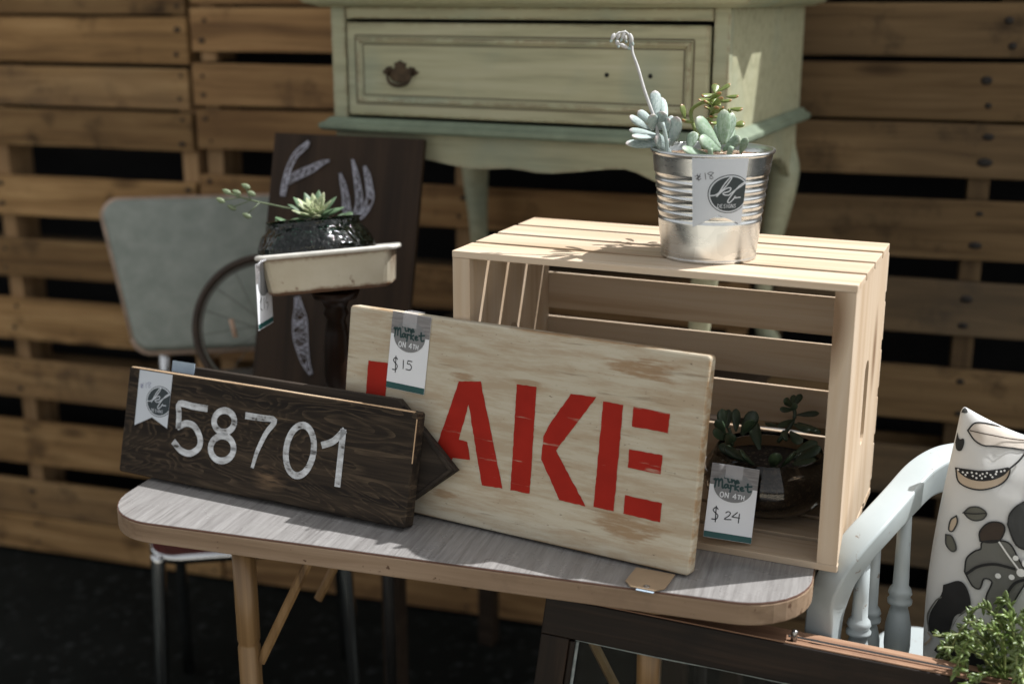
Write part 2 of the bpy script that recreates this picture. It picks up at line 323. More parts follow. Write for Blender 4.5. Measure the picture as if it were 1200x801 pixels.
def decal(polys, mp, sub=0, jag=0.0, seed=0):
    """thin printed shapes laid on a surface by the mapping mp(x, y)"""
    bm = bmesh.new()
    rr = random.Random(seed)
    for poly in polys:
        if jag:
            q = []
            for i, p in enumerate(poly):
                b = poly[(i + 1) % len(poly)]
                L = math.hypot(b[0] - p[0], b[1] - p[1]); k = max(1, int(L / .004))
                for j in range(k):
                    t = j / k; w = jag if j else jag * .5
                    q.append((p[0] + (b[0] - p[0]) * t + rr.uniform(-w, w), p[1] + (b[1] - p[1]) * t + rr.uniform(-w, w)))
            poly = q
        bm.faces.new([bm.verts.new((p[0], p[1], 0)) for p in poly])
    bmesh.ops.recalc_face_normals(bm, faces=bm.faces[:])
    for f in bm.faces:
        if f.normal.z < 0: f.normal_flip()
    bmesh.ops.triangulate(bm, faces=bm.faces[:])
    for _ in range(sub):
        bmesh.ops.subdivide_edges(bm, edges=bm.edges[:], cuts=1, use_grid_fill=True)
    for v in bm.verts: v.co = V(mp(v.co.x, v.co.y))
    me = bpy.data.meshes.new('decal'); bm.to_mesh(me); bm.free()
    return me

def stroke_poly(pts, w):
    """outline of a pen stroke along pts; w = width or list of widths"""
    P = [V((p[0], p[1], 0)) for p in pts]
    L, R = [], []
    for i, p in enumerate(P):
        t = (P[min(i + 1, len(P) - 1)] - P[max(i - 1, 0)])
        t = t.normalized() if t.length > 1e-9 else V((1, 0, 0))
        n = V((-t.y, t.x, 0)); ww = (w[i] if isinstance(w, (list, tuple)) else w) / 2
        L.append(p + n * ww); R.append(p - n * ww)
    return [((L[i].x, L[i].y), (L[i + 1].x, L[i + 1].y), (R[i + 1].x, R[i + 1].y), (R[i].x, R[i].y)) for i in range(len(P) - 1)]

def strokes(lines, w, mp, smooth=3, seed=0):
    """pen strokes as one thin mesh: quads plus round joints"""
    bm = bmesh.new()
    for ln in lines:
        pts = ln
        if smooth and len(ln) > 2:
            pts = [(p.x, p.y) for p in spline([(a[0], a[1], 0) for a in ln], smooth)]
        ws = w
        if isinstance(w, (list, tuple)): ws = [w[0] + (w[1] - w[0]) * i / max(1, len(pts) - 1) for i in range(len(pts))]
        P = [V((p[0], p[1], 0)) for p in pts]
        L, R = [], []
        for i, p in enumerate(P):
            t = (P[min(i + 1, len(P) - 1)] - P[max(i - 1, 0)])
            t = t.normalized() if t.length > 1e-9 else V((1, 0, 0))
            n = V((-t.y, t.x, 0)); ww = (ws[i] if isinstance(ws, list) else ws) / 2
            if i == 0: p = p - t * ww * .6
            if i == len(P) - 1: p = p + t * ww * .6
            L.append(bm.verts.new(V(mp(*(p + n * ww).xy)))); R.append(bm.verts.new(V(mp(*(p - n * ww).xy))))
        for i in range(len(P) - 1):
            bm.faces.new((R[i], R[i + 1], L[i + 1], L[i]))
    me = bpy.data.meshes.new('strokes'); bm.to_mesh(me); bm.free()
    return me

def circle(cx, cy, r, n=36): return [(cx + r * math.cos(2 * math.pi * k / n), cy + r * math.sin(2 * math.pi * k / n)) for k in range(n)]

def leaf_mesh(kind):
    """unit leaf: length 1 along x, width 1 along y, thickness along z"""
    prof = {'paddle': [(0, .12, .16), (.12, .2, .2), (.3, .36, .27), (.5, .46, .32), (.7, .5, .34), (.86, .42, .3), (.95, .25, .2), (1, .03, .04)],
            'pointed': [(0, .3, .2), (.2, .44, .26), (.45, .5, .3), (.7, .38, .24), (.88, .18, .14), (1, .01, .01)],
            'thin': [(0, .1, .06), (.15, .3, .07), (.4, .5, .08), (.65, .47, .08), (.85, .28, .06), (1, .02, .02)],
            'bead': [(0, .12, .12), (.2, .42, .42), (.45, .5, .5), (.7, .4, .4), (.9, .15, .15), (1, .01, .01)]}[kind]
    bm = bmesh.new(); n = 8; rings = []
    for x, w, t in prof:
        bend = .10 * (x * x) if kind != 'bead' else 0
        rings.append([bm.verts.new((x, w * math.cos(2 * math.pi * k / n), t * (math.sin(2 * math.pi * k / n) if math.sin(2 * math.pi * k / n) < 0 else .55 * math.sin(2 * math.pi * k / n)) + bend)) for k in range(n)])
    for a, b in zip(rings, rings[1:]):
        for k in range(n): bm.faces.new((a[k], a[(k + 1) % n], b[(k + 1) % n], b[k]))
    bm.faces.new(rings[0]); bm.faces.new(rings[-1])
    return to_mesh(bm, 'leaf_' + kind, True)

LEAF = {}
def leaf(parent, base, tip, w, kind, mat, face=(0.0, -.6, .8), thick=1.0, name='leaf', inv=None):
    key = (kind, mat.name)
    if key not in LEAF:
        me = leaf_mesh(kind); me.materials.append(mat); LEAF[key] = me
    b, t = V(base), V(tip)
    x = t - b; L = x.length; x.normalize()
    f = V(face); y = f.cross(x)
    if y.length < .05: y = V((1, 0, 0)).cross(x)
    y.normalize(); z = x.cross(y)
    m = Matrix(((x.x * L, y.x * w, z.x * w * thick, b.x), (x.y * L, y.y * w, z.y * w * thick, b.y), (x.z * L, y.z * w, z.z * w * thick, b.z), (0, 0, 0, 1)))
    if inv is not None: m = inv @ m
    return link(name, LEAF[key], None, parent, m)

# ------------------------------------------------------------------ materials
class Mt:
    def __init__(s, name, rough=.6, metal=0.0, spec=.5):
        s.m = bpy.data.materials.new(name); s.m.use_nodes = True
        s.t = s.m.node_tree; s.b = s.t.nodes['Principled BSDF']
        s.b.inputs['Roughness'].default_value = rough; s.b.inputs['Metallic'].default_value = metal
        s.b.inputs['Specular IOR Level'].default_value = spec
        s._co = None
    def n(s, typ, ins=None, **kw):
        nd = s.t.nodes.new('ShaderNode' + typ)
        for k, v in kw.items(): setattr(nd, k, v)
        for k, v in (ins or {}).items():
            i = nd.inputs[k]
            if isinstance(v, bpy.types.NodeSocket): s.t.links.new(v, i)
            else: i.default_value = v
        return nd
    def co(s):
        """object coordinates shifted by a random amount per object"""
        if s._co is None:
            tc = s.n('TexCoord'); oi = s.n('ObjectInfo')
            sc = s.n('VectorMath', {0: oi.outputs['Random']}, operation='SCALE'); sc.inputs['Scale'].default_value = 1
            mul = s.n('VectorMath', {0: (17.3, 9.1, 5.7)}, operation='SCALE'); s.t.links.new(oi.outputs['Random'], mul.inputs['Scale'])
            s._co = s.n('VectorMath', {0: tc.outputs['Object'], 1: mul.outputs[0]}, operation='ADD').outputs[0]
            s.raw = tc.outputs['Object']; s.rand = oi.outputs['Random']
        return s._co
    def mapd(s, scale, src=None): return s.n('Mapping', {'Vector': src or s.co(), 'Scale': scale}).outputs[0]
    def noise(s, scale, vec=None, detail=4, rough=.55, dist=0.0):
        return s.n('TexNoise', {'Vector': vec or s.co(), 'Scale': scale, 'Detail': detail, 'Roughness': rough, 'Distortion': dist}).outputs[0]
    def ramp(s, fac, stops):
        r = s.n('ValToRGB', {'Fac': fac}); e = r.color_ramp.elements
        while len(e) < len(stops): e.new(.5)
        for i, (p, c) in enumerate(stops):
            e[i].position = p; e[i].color = c if len(c) == 4 else tuple(c) + (1,)
        return r.outputs[0]
    def mask(s, fac, a, b): return s.n('MapRange', {'Value': fac, 'From Min': a, 'From Max': b}).outputs[0]
    def mix(s, fac, a, b, mode='MIX'):
        m = s.n('Mix', data_type='RGBA', blend_type=mode)
        for i, v in ((0, fac), (6, a), (7, b)):
            if isinstance(v, bpy.types.NodeSocket): s.t.links.new(v, m.inputs[i])
            else: m.inputs[i].default_value = v
        return m.outputs[2]
    def math(s, op, a, b=0.0): return s.n('Math', {0: a, 1: b}, operation=op).outputs[0]
    def col(s, c):
        if isinstance(c, bpy.types.NodeSocket): s.t.links.new(c, s.b.inputs['Base Color'])
        else: s.b.inputs['Base Color'].default_value = c
        return s
    def rough(s, f): s.t.links.new(f, s.b.inputs['Roughness']); return s
    def bump(s, h, strength=.3, dist=.002):
        b = s.n('Bump', {'Height': h, 'Strength': strength, 'Distance': dist})
        s.t.links.new(b.outputs[0], s.b.inputs['Normal']); return s
    def dist_to(s, p, r, axes=(1, 1, 1)):
        """soft blob round a point of the object's own frame"""
        v = s.n('VectorMath', {0: s.raw, 1: p}, operation='SUBTRACT').outputs[0]
        v = s.n('VectorMath', {0: v, 1: axes}, operation='MULTIPLY').outputs[0]
        L = s.n('VectorMath', {0: v}, operation='LENGTH').outputs['Value']
        return s.n('MapRange', {'Value': L, 'From Min': 0.0, 'From Max': r, 'To Min': 1.0, 'To Max': 0.0}).outputs[0]

def wood(name, dark, mid, light, axis=0, fine=1.0, rough=.65, knots=0.0, bump=.25, dirt=0.0, vary=.25, grey=0.0):
    m = Mt(name, rough, 0.0, .22)
    m.co()
    g = [34 * fine] * 3; g[axis] = 1.6 * fine
    g2 = [160 * fine] * 3; g2[axis] = 4 * fine
    low = [7 * fine] * 3; low[axis] = 1.2 * fine
    warp = m.noise(1.0, m.mapd(low), 2, .5, .4)
    wv = m.n('VectorMath', {0: m.n('CombineXYZ', {0: warp, 1: warp, 2: warp}).outputs[0]}, operation='SCALE'); wv.inputs['Scale'].default_value = .09
    v2 = m.n('VectorMath', {0: m.co(), 1: wv.outputs[0]}, operation='ADD').outputs[0]
    a = m.noise(1.0, m.mapd(g, v2), 4, .6, .3)
    b = m.noise(1.0, m.mapd(g2), 3, .6)
    f = m.math('ADD', m.math('MULTIPLY', a, .72), m.math('MULTIPLY', b, .28))
    c = m.ramp(f, [(.30, dark), (.48, mid), (.66, light)])
    big = m.noise(2.2 * fine, None, 3)
    c = m.mix(m.mask(big, .35, .75), c, m.mix(.55, c, dark, 'MIX'), 'MIX') if dirt else c
    if dirt:
        st = m.noise(9 * fine, None, 5, .65)
        c = m.mix(m.math('MULTIPLY', m.mask(st, .55, .75), dirt), c, (dark[0] * .5, dark[1] * .5, dark[2] * .55, 1))
    if knots:
        k = [9 * fine] * 3; k[axis] = 3.2 * fine
        vo = m.n('TexVoronoi', {'Vector': m.mapd(k, v2), 'Scale': 1.0, 'Randomness': 1.0})
        kn = m.mask(vo.outputs['Distance'], .20, .07)
        c = m.mix(m.math('MULTIPLY', kn, knots), c, (dark[0] * .45, dark[1] * .38, dark[2] * .33, 1))
    tone = m.n('MapRange', {'Value': m.rand, 'To Min': 1 - vary, 'To Max': 1 + vary}).outputs[0]
    c = m.mix(1.0, c, m.n('CombineXYZ', {0: tone, 1: tone, 2: tone}).outputs[0], 'MULTIPLY')
    if grey:
        pick = m.mask(m.math('FRACT', m.math('MULTIPLY', m.rand, 7.31)), .5, .95)
        c = m.mix(m.math('MULTIPLY', m.math('MULTIPLY', pick, m.mask(big, .3, .6)), grey), c, m.mix(.5, c, (mid[1] * .9, mid[1] * .85, mid[1] * .72, 1)))
    m.col(c); m.bump(f, bump, .0015)
    m.c = c; m.f = f
    return m

def plain(name, c, rough=.5, metal=0.0, var=.12, scale=25, spec=.5, bump=0.0):
    m = Mt(name, rough, metal, spec); m.co()
    f = m.noise(scale, None, 5, .6)
    d = tuple(x * (1 - var) for x in c[:3]) + (1,); l = tuple(min(1, x * (1 + var)) for x in c[:3]) + (1,)
    m.col(m.ramp(f, [(.3, d), (.7, l)]))
    if bump: m.bump(f, bump, .001)
    return m

def C3(r, g, b): return (r, g, b, 1.0)
M_PALLET = wood('pallet_wood', C3(.085, .047, .019), C3(.265, .155, .064), C3(.41, .26, .118), 0, 1.1, .75, .95, .45, .95, .34, .6).m
M_PALLET_ORANGE = wood('orange_pallet_wood', C3(.10, .052, .021), C3(.29, .165, .07), C3(.43, .265, .12), 0, 1.1, .75, .95, .45, .8, .25, .2).m
M_PALLET_DARK_V = wood('dark_stringer_wood', C3(.045, .028, .014), C3(.12, .078, .04), C3(.17, .115, .06), 2, 1.0, .8, .3, .3, .6, .2).m
M_PALLET_DARK = wood('dark_pallet_wood', C3(.05, .030, .013), C3(.145, .091, .042), C3(.225, .148, .075), 0, 1.0, .8, .9, .35, .9, .25, .8).m  # darker tone than the other pallet woods
M_PALLET_V = wood('pallet_stringer_wood', C3(.16, .095, .044), C3(.32, .20, .10), C3(.43, .28, .15), 2, 1.0, .75, .3, .3, .5, .2).m
M_PINE = wood('pale_pine', C3(.34, .235, .14), C3(.47, .365, .26), C3(.52, .43, .33), 0, .9, .55, .9, .18, 0, .06).m
M_PINE_Z = wood('pale_pine_upright', C3(.34, .235, .14), C3(.47, .365, .26), C3(.52, .43, .33), 2, .9, .55, .9, .18, 0, .06).m
M_NAIL = plain('rusty_nail', C3(.012, .009, .007), .6, .3).m

def m_ebony():
    m = wood('dark_stained_wood', C3(.006, .004, .003), C3(.016, .011, .007), C3(.05, .035, .022), 0, 1.25, .8, .6, .45, 0, .12); m.b.inputs['Specular IOR Level'].default_value = .25
    wv_ = m.n('TexNoise', {'Vector': m.mapd((3.5, 11, 4)), 'Scale': 1.0, 'Detail': 3.0, 'Roughness': .5, 'Distortion': .8}).outputs[0]
    ring = m.math('FRACT', m.math('MULTIPLY', wv_, 26.0))
    figure = m.math('MULTIPLY', m.mask(ring, .55, .98), m.mask(m.noise(1.0, m.mapd((26, 330, 60)), 3, .6), .36, .62))
    g = [300] * 3; g[0] = 9
    lines = m.mask(m.noise(1.0, m.mapd(g), 2, .5), .62, .74)
    patch = m.mask(m.noise(11, None, 3), .45, .7)
    c = m.mix(m.math('MULTIPLY', m.math('MULTIPLY', lines, patch), .7), m.c, C3(.22, .155, .095))
    c = m.mix(m.math('MULTIPLY', figure, .62), c, C3(.105, .074, .046))
    low = m.dist_to((.235, .027, 0), .03, (1, 1.6, 0))
    br = m.mask(m.noise(60, m.mapd((.4, 2.5, 1)), 4, .6), .42, .6)
    c = m.mix(m.math('MULTIPLY', m.math('MULTIPLY', low, br), .55), c, C3(.25, .16, .09))
    m.col(c)
    return m.m
M_EBONY = m_ebony()
M_EBONY_PLAIN = wood('black_stained_board', C3(.008, .006, .005), C3(.02, .015, .011), C3(.05, .038, .028), 0, 1.2, .75, .3, .4, 0, .1).m
M_RAW_EDGE = wood('worn_raw_edge', C3(.35, .22, .12), C3(.55, .40, .26), C3(.66, .52, .36), 0, 2.0, .7, 0, .2, .4, .1).m
M_WALNUT = wood('walnut_stained_board', C3(.014, .008, .004), C3(.030, .017, .009), C3(.052, .030, .016), 1, .9, .6, .5, .25, .3, .1).m
M_WALNUT_Z = wood('turned_walnut', C3(.008, .004, .002), C3(.018, .008, .004), C3(.036, .016, .008), 2, .9, .35, .2, .15, 0, .1).m
M_DARKTABLE = wood('dark_brown_furniture', C3(.012, .008, .005), C3(.025, .016, .01), C3(.04, .027, .017), 0, .8, .6, 0, .2, 0, .1).m
M_SASH = wood('old_varnished_sash', C3(.005, .003, .002), C3(.012, .007, .004), C3(.03, .017, .010), 0, 1.4, .5, .3, .5, .6, .1).m
M_SASH_TOP = wood('bare_sash_edge', C3(.13, .07, .042), C3(.25, .145, .09), C3(.34, .215, .14), 0, 1.2, .7, .2, .35, .5, .05).m
M_BOXWOOD = wood('grey_box_wood', C3(.05, .045, .038), C3(.09, .08, .068), C3(.14, .125, .105), 0, 1.0, .7, .2, .2, .3, .1).m

def m_cream():
    m = wood('weathered_cream_paint', C3(.44, .398, .305), C3(.467, .425, .332), C3(.492, .452, .36), 0, .9, .6, 0, .3, 0, .02)
    c = m.c
    st = m.mask(m.noise(1.0, m.mapd((3.5, 26, 8)), 5, .62), .50, .72)
    c = m.mix(m.math('MULTIPLY', st, .12), c, C3(.34, .275, .185))
    st2 = m.mask(m.noise(1.0, m.mapd((9, 120, 40)), 4, .6), .63, .72)
    c = m.mix(m.math('MULTIPLY', st2, .55), c, C3(.16, .11, .065))
    brk = m.noise(1.0, m.mapd((12, 85, 30)), 6, .7)
    brk2 = m.noise(1.0, m.mapd((40, 300, 90)), 4, .65)
    for (x, y), r, amt in zip(DATA['LAKE_WEAR'], (.075, .075, .035, .03, .03), (.8, .75, .7, .5, .7)):
        d = m.dist_to((x, y, 0), r, (1, 3.2, 0))
        f = m.math('MULTIPLY', m.mask(m.math('ADD', m.math('MULTIPLY', d, .5), m.math('MULTIPLY', brk, .8)), .60, .72), m.mask(brk2, .3, .5))
        c = m.mix(m.math('MULTIPLY', f, amt), c, C3(.25, .15, .075))
    geo = m.n('NewGeometry')
    edge = m.mask(geo.outputs['Pointiness'], .515, .56)
    c = m.mix(m.math('MULTIPLY', edge, m.mask(brk, .4, .6)), c, C3(.30, .20, .11))
    m.col(c); spk = m.mask(m.noise(1.0, m.mapd((150, 320, 200)), 3, .6), .69, .73)
    c = m.mix(m.math('MULTIPLY', spk, .7), c, C3(.09, .065, .04))
    m.col(c); m.bump(m.math('SUBTRACT', m.f, m.math('ADD', st2, spk)), .4, .0012)
    return m.m
M_CREAM = m_cream()

def m_worn(name, c, under, amt=.6):
    m = Mt(name, .7, 0, .15); m.co()
    sc = m.mask(m.noise(1.0, m.mapd((14, 140, 40)), 4, .6), .63, .70)
    pt = m.mask(m.noise(16, None, 3), .42, .62)
    v = m.noise(30, None, 4)
    base = m.ramp(v, [(.3, tuple(x * .82 for x in c[:3]) + (1,)), (.7, c)])
    m.col(m.mix(m.math('MULTIPLY', m.math('MULTIPLY', sc, pt), amt), base, under))
    m.bump(sc, .2, .0006)
    return m.m
M_RED = m_worn('worn_red_stencil_paint', C3(.32, .017, .009), C3(.42, .35, .26), .9)

def m_chalk():
    m = Mt('brushed_white_paint', .8); m.co()
    a = m.noise(1.0, m.mapd((45, 160, 60)), 5, .65)
    b = m.noise(95, None, 3)
    f = m.math('ADD', m.math('MULTIPLY', a, .6), m.math('MULTIPLY', b, .4))
    m.col(m.ramp(f, [(.36, C3(.05, .045, .04)), (.43, C3(.34, .35, .36)), (.62, C3(.60, .63, .66))]))
    m.bump(f, .3, .0006)
    return m.m
M_CHALK = m_chalk()

def m_sage():
    m = Mt('sage_chalk_paint', .62); m.co()
    a = m.noise(1.0, m.mapd((4, 60, 60)), 5, .65)
    c = m.ramp(a, [(.30, C3(.24, .24, .15)), (.5, C3(.335, .33, .21)), (.75, C3(.40, .385, .265))])
    blue = m.mask(m.noise(5, None, 3), .52, .7)
    c = m.mix(m.math('MULTIPLY', blue, .5), c, C3(.19, .255, .205))
    geo = m.n('NewGeometry')
    bv = m.n('Bevel', {'Radius': .008}, samples=4)
    dt = m.n('VectorMath', {0: bv.outputs[0], 1: geo.outputs['Normal']}, operation='DOT_PRODUCT').outputs['Value']
    e = m.mask(dt, .985, .90)
    brk = m.mask(m.noise(46, None, 5, .7), .43, .53)
    c = m.mix(m.math('MULTIPLY', m.math('MULTIPLY', e, brk), .75), c, C3(.15, .085, .04))
    sm = m.mask(m.noise(1.0, m.mapd((3, 55, 30)), 4, .65), .64, .74)
    c = m.mix(m.math('MULTIPLY', sm, .45), c, C3(.14, .125, .07))
    m.col(c); m.bump(a, .2, .001)
    return m.m
M_SAGE = m_sage()
M_SAGE_TEAL = plain('sage_teal_moulding', C3(.175, .215, .155), .6, 0, .22, 14, .25).m
M_GROOVE = plain('dark_glaze_in_groove', C3(.10, .085, .05), .7).m
M_BRONZE = plain('aged_bronze', C3(.05, .034, .02), .42, .7, .45, 60, .5, .2).m
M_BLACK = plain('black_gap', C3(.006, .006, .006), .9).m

def m_laminate():
    m = Mt('grey_woodgrain_laminate', .42); m.co()
    a = m.noise(1.0, m.mapd((210, 7, 5)), 4, .6, .2)
    b = m.noise(1.0, m.mapd((620, 40, 5)), 3, .6)
    f = m.math('ADD', m.math('MULTIPLY', a, .6), m.math('MULTIPLY', b, .4))
    c = m.ramp(f, [(.32, C3(.135, .127, .122)), (.5, C3(.205, .197, .190)), (.68, C3(.275, .266, .258))])
    c = m.mix(m.math('MULTIPLY', m.mask(m.noise(7, None, 4), .6, .75), .25), c, C3(.15, .14, .13))
    m.col(c)
    m.rough(m.mask(m.noise(14, None, 4), .1, 1.6))
    return m.m
M_LAMINATE = m_laminate()
def m_band():
    m = wood('worn_table_edge_band', C3(.165, .11, .07), C3(.25, .175, .115), C3(.31, .225, .155), 0, 1.4, .55, 0, .15, .35, .02)
    sp = m.mask(m.noise(120, None, 3), .68, .74)
    m.col(m.mix(sp, m.c, C3(.09, .05, .03)))
    return m.m
M_BAND = m_band()
M_BAND_RED = plain('red_brown_table_edge_line', C3(.10, .045, .03), .7).m

def m_bamboo():
    m = Mt('tan_woodgrain_metal', .38); m.co()
    a = m.noise(1.0, m.mapd((90, 90, 1.5)), 4, .6)
    m.col(m.ramp(a, [(.3, C3(.10, .055, .022)), (.5, C3(.205, .12, .05)), (.7, C3(.26, .16, .075))]))
    return m.m
M_BAMBOO = m_bamboo()
M_CHROME = plain('chrome', C3(.55, .56, .57), .14, 1.0, .05).m
M_LEG_SHADE = plain('shaded_leg_dark', C3(.02, .019, .018), .5, .6).m  # rear legs coloured dark to stand for the shade under the table
M_DULLCHROME = plain('dull_chrome', C3(.30, .30, .30), .28, 1.0, .2).m

def m_galv():
    m = Mt('galvanised_zinc', .3, 1.0); m.co()
    vo = m.n('TexVoronoi', {'Vector': m.mapd((55, 55, 40)), 'Scale': 1.0})
    f = m.math('ADD', m.math('MULTIPLY', vo.outputs['Color'], .35), m.math('MULTIPLY', m.noise(22, None, 5), .65))
    m.col(m.ramp(f, [(.3, C3(.52, .54, .545)), (.6, C3(.66, .68, .685)), (.8, C3(.76, .78, .785))]))
    m.rough(m.n('MapRange', {'Value': m.noise(1.0, m.mapd((9, 9, 60)), 5), 'From Min': .3, 'From Max': .7, 'To Min': .20, 'To Max': .36}).outputs[0])
    return m.m
M_GALV = m_galv()

def m_soil(name, c, peb):
    m = Mt(name, .95); m.co()
    a = m.noise(150, None, 3, .7)
    vo = m.n('TexVoronoi', {'Vector': m.co(), 'Scale': 330.0})
    c2 = m.ramp(a, [(.35, tuple(x * .35 for x in c[:3]) + (1,)), (.65, c)])
    m.col(m.mix(m.mask(vo.outputs['Color'], .72, .78), c2, peb))
    m.bump(a, .9, .004)
    return m.m
M_SOIL = m_soil('gritty_soil', C3(.17, .09, .055), C3(.42, .36, .24))
M_DARKSOIL = m_soil('dark_potting_soil', C3(.02, .014, .01), C3(.09, .07, .05))

def m_leaf(name, a, b, tipc=None, rough=.45, sss=.0, bloom=.0):
    m = Mt(name, rough); m.co()
    n1 = m.noise(3.0, None, 3)
    c = m.ramp(n1, [(.3, a), (.7, b)])
    tone = m.n('MapRange', {'Value': m.rand, 'To Min': .72, 'To Max': 1.22}).outputs[0]
    c = m.mix(1.0, c, m.n('CombineXYZ', {0: tone, 1: tone, 2: tone}).outputs[0], 'MULTIPLY')
    blem = m.mask(m.noise(14, None, 4, .7), .66, .72)
    c = m.mix(m.math('MULTIPLY', blem, .5), c, C3(.16, .11, .07))
    if tipc:
        x = m.n('SeparateXYZ', {0: m.raw}).outputs[0]
        c = m.mix(m.mask(x, .84, 1.0), c, tipc)
    if bloom:
        c = m.mix(m.math('MULTIPLY', m.mask(m.noise(9, None, 5, .7), .42, .7), bloom), c, C3(.50, .56, .54))
    m.col(c)
    m.b.inputs['Subsurface Weight'].default_value = sss
    m.b.inputs['Subsurface Scale'].default_value = .004
    m.b.inputs['Subsurface Radius'].default_value = (.6, 1, .3)
    return m.m
M_SILVER = m_leaf('silvery_blue_leaf', C3(.17, .235, .215), C3(.30, .365, .355), C3(.40, .33, .32), .6, .08, .6)
M_PALE = m_leaf('pale_green_leaf', C3(.105, .175, .10), C3(.20, .28, .185), C3(.32, .36, .27), .5, .1, .45)
M_JADE = m_leaf('olive_green_leaf', C3(.11, .15, .035), C3(.20, .245, .075), C3(.30, .12, .05), .35, .1)
M_STALK = plain('silvery_stalk', C3(.42, .42, .41), .6, 0, .15, 80).m
M_DARKLEAF = m_leaf('deep_green_leaf', C3(.018, .035, .018), C3(.04, .065, .034), None, .42)
M_ROSETTE = m_leaf('cream_green_rosette_leaf', C3(.20, .25, .13), C3(.38, .40, .24), C3(.46, .45, .30), .5, .1)
M_ROSETTE_OUT = m_leaf('green_rosette_leaf', C3(.06, .11, .055), C3(.12, .19, .10), None, .5)
M_SPRIG = m_leaf('sprig_green', C3(.09, .12, .06), C3(.15, .19, .10), None, .5)
M_VINE = m_leaf('bright_vine_leaf', C3(.075, .115, .025), C3(.16, .215, .065), None, .35, .1)
M_VINESTEM = plain('vine_stem', C3(.16, .19, .06), .5).m

def m_glass(name, c, rough=.03, ior=1.45, bump=0.0):
    m = Mt(name, rough); m.col(c)
    m.b.inputs['Transmission Weight'].default_value = 1.0
    m.b.inputs['IOR'].default_value = ior
    if bump:
        m.co(); m.bump(m.noise(75, None, 2), bump, .006)
    return m.m
M_GREENGLASS = m_glass('dark_green_cut_glass', C3(.03, .075, .05), .05, 1.5, 1.0)
M_BOWLGLASS = m_glass('smoky_bowl_glass', C3(.5, .45, .38), .02, 1.45)
def m_dirty_pane():
    m = Mt('dusty_window_glass', .04); m.co()
    m.b.inputs['Transmission Weight'].default_value = 1.0
    m.b.inputs['IOR'].default_value = 1.12
    m.col(C3(.70, .74, .72))
    m.rough(m.n('MapRange', {'Value': m.noise(24, None, 5, .65), 'From Min': .45, 'From Max': .75, 'To Min': .02, 'To Max': .2}).outputs[0])
    return m.m
M_PANE = m_dirty_pane()
M_PUTTY = plain('flaking_putty', C3(.24, .27, .26), .85, 0, .4, 70, .3, .5).m

def m_tin():
    m = Mt('rusty_cream_tin', .5, .25); m.co()
    a = m.noise(12, None, 5, .6)
    c = m.ramp(a, [(.3, C3(.36, .31, .22)), (.6, C3(.45, .41, .32)), (.8, C3(.52, .48, .39))])
    sp = m.mask(m.noise(70, None, 4, .7), .63, .7)
    xyz = m.n('SeparateXYZ', {0: m.raw})
    nb = m.math('MULTIPLY', m.noise(55, None, 4, .65), .012)
    low = m.mask(m.math('SUBTRACT', m.math('SUBTRACT', xyz.outputs[2], .2105), nb), .0015, -.003)
    top = m.mask(m.math('ADD', m.math('SUBTRACT', xyz.outputs[2], .2585), nb), .001, .006)
    side = m.mask(m.math('SUBTRACT', m.math('ABSOLUTE', xyz.outputs[0]), .0775), .002, .009)
    ed = m.math('MAXIMUM', m.math('MAXIMUM', low, m.math('MULTIPLY', top, .8)), m.math('MULTIPLY', m.math('MULTIPLY', side, m.mask(a, .42, .6)), .8))
    f = m.math('MAXIMUM', m.math('MULTIPLY', sp, .7), ed)
    c = m.mix(f, c, C3(.12, .055, .022))
    m.col(c); m.bump(a, .15, .001)
    return m.m
M_TIN = m_tin()
M_TIN_RIM = plain('pale_tin_rim', C3(.62, .60, .55), .4, .2, .15, 50).m
def m_vinyl():
    m = Mt('grey_green_vinyl', .48); m.co()
    a = m.noise(28, None, 5, .65)
    m.col(m.ramp(a, [(.3, C3(.17, .195, .168)), (.7, C3(.25, .272, .24))]))
    m.bump(m.noise(220, None, 3), .25, .0008)
    return m.m
M_VINYL = m_vinyl()
M_REDVINYL = plain('dark_red_vinyl', C3(.07, .010, .008), .5, 0, .2).m
M_BEIGE = plain('worn_beige_piping', C3(.34, .25, .19), .6, 0, .3).m
M_RUBBER = plain('old_brown_rubber', C3(.035, .022, .014), .6, 0, .3, 40, .4, .3).m
M_WIRE = plain('dull_wire', C3(.12, .115, .10), .4, .8).m
M_STICK = plain('pinkish_wood_peg', C3(.45, .30, .21), .6).m
M_STRING = plain('white_string', C3(.62, .63, .72), .85, 0, .15, 200).m
M_PIN = plain('small_steel_pin', C3(.3, .3, .32), .35, .9).m
M_WHITE = None
def m_white():
    m = Mt('chipped_white_paint', .42); m.co()
    c = m.ramp(m.noise(9, None, 4), [(.3, C3(.33, .37, .375)), (.7, C3(.385, .425, .425))])
    ch = m.mask(m.noise(60, None, 5, .7), .655, .675)
    c = m.mix(ch, c, C3(.22, .19, .16))
    m.col(c); m.bump(m.noise(35, None, 4), .12, .001)
    return m.m
M_WHITE = m_white()
def m_canvas(name, c):
    m = Mt(name, .9); m.co()
    w = m.n('TexWave', {'Vector': m.co(), 'Scale': 420.0, 'Distortion': .6}, bands_direction='X').outputs['Fac']
    w2 = m.n('TexWave', {'Vector': m.co(), 'Scale': 420.0, 'Distortion': .6}, bands_direction='Y').outputs['Fac']
    f = m.math('MULTIPLY', w, w2)
    m.col(m.mix(m.mask(f, 0, 1.0), tuple(x * .86 for x in c[:3]) + (1,), c))
    m.bump(f, .5, .0008)
    return m.m
M_CANVAS = m_canvas('white_cotton_canvas', C3(.66, .665, .65))
PRINT = {k: m_canvas('print_' + k, v) for k, v in dict(black=C3(.018, .018, .018), charcoal=C3(.05, .052, .05), grey=C3(.15, .15, .135), tan=C3(.52, .42, .31), cream=C3(.60, .54, .47), brown=C3(.05, .035, .025), white=C3(.8, .8, .78), olive=C3(.13, .13, .105)).items()}
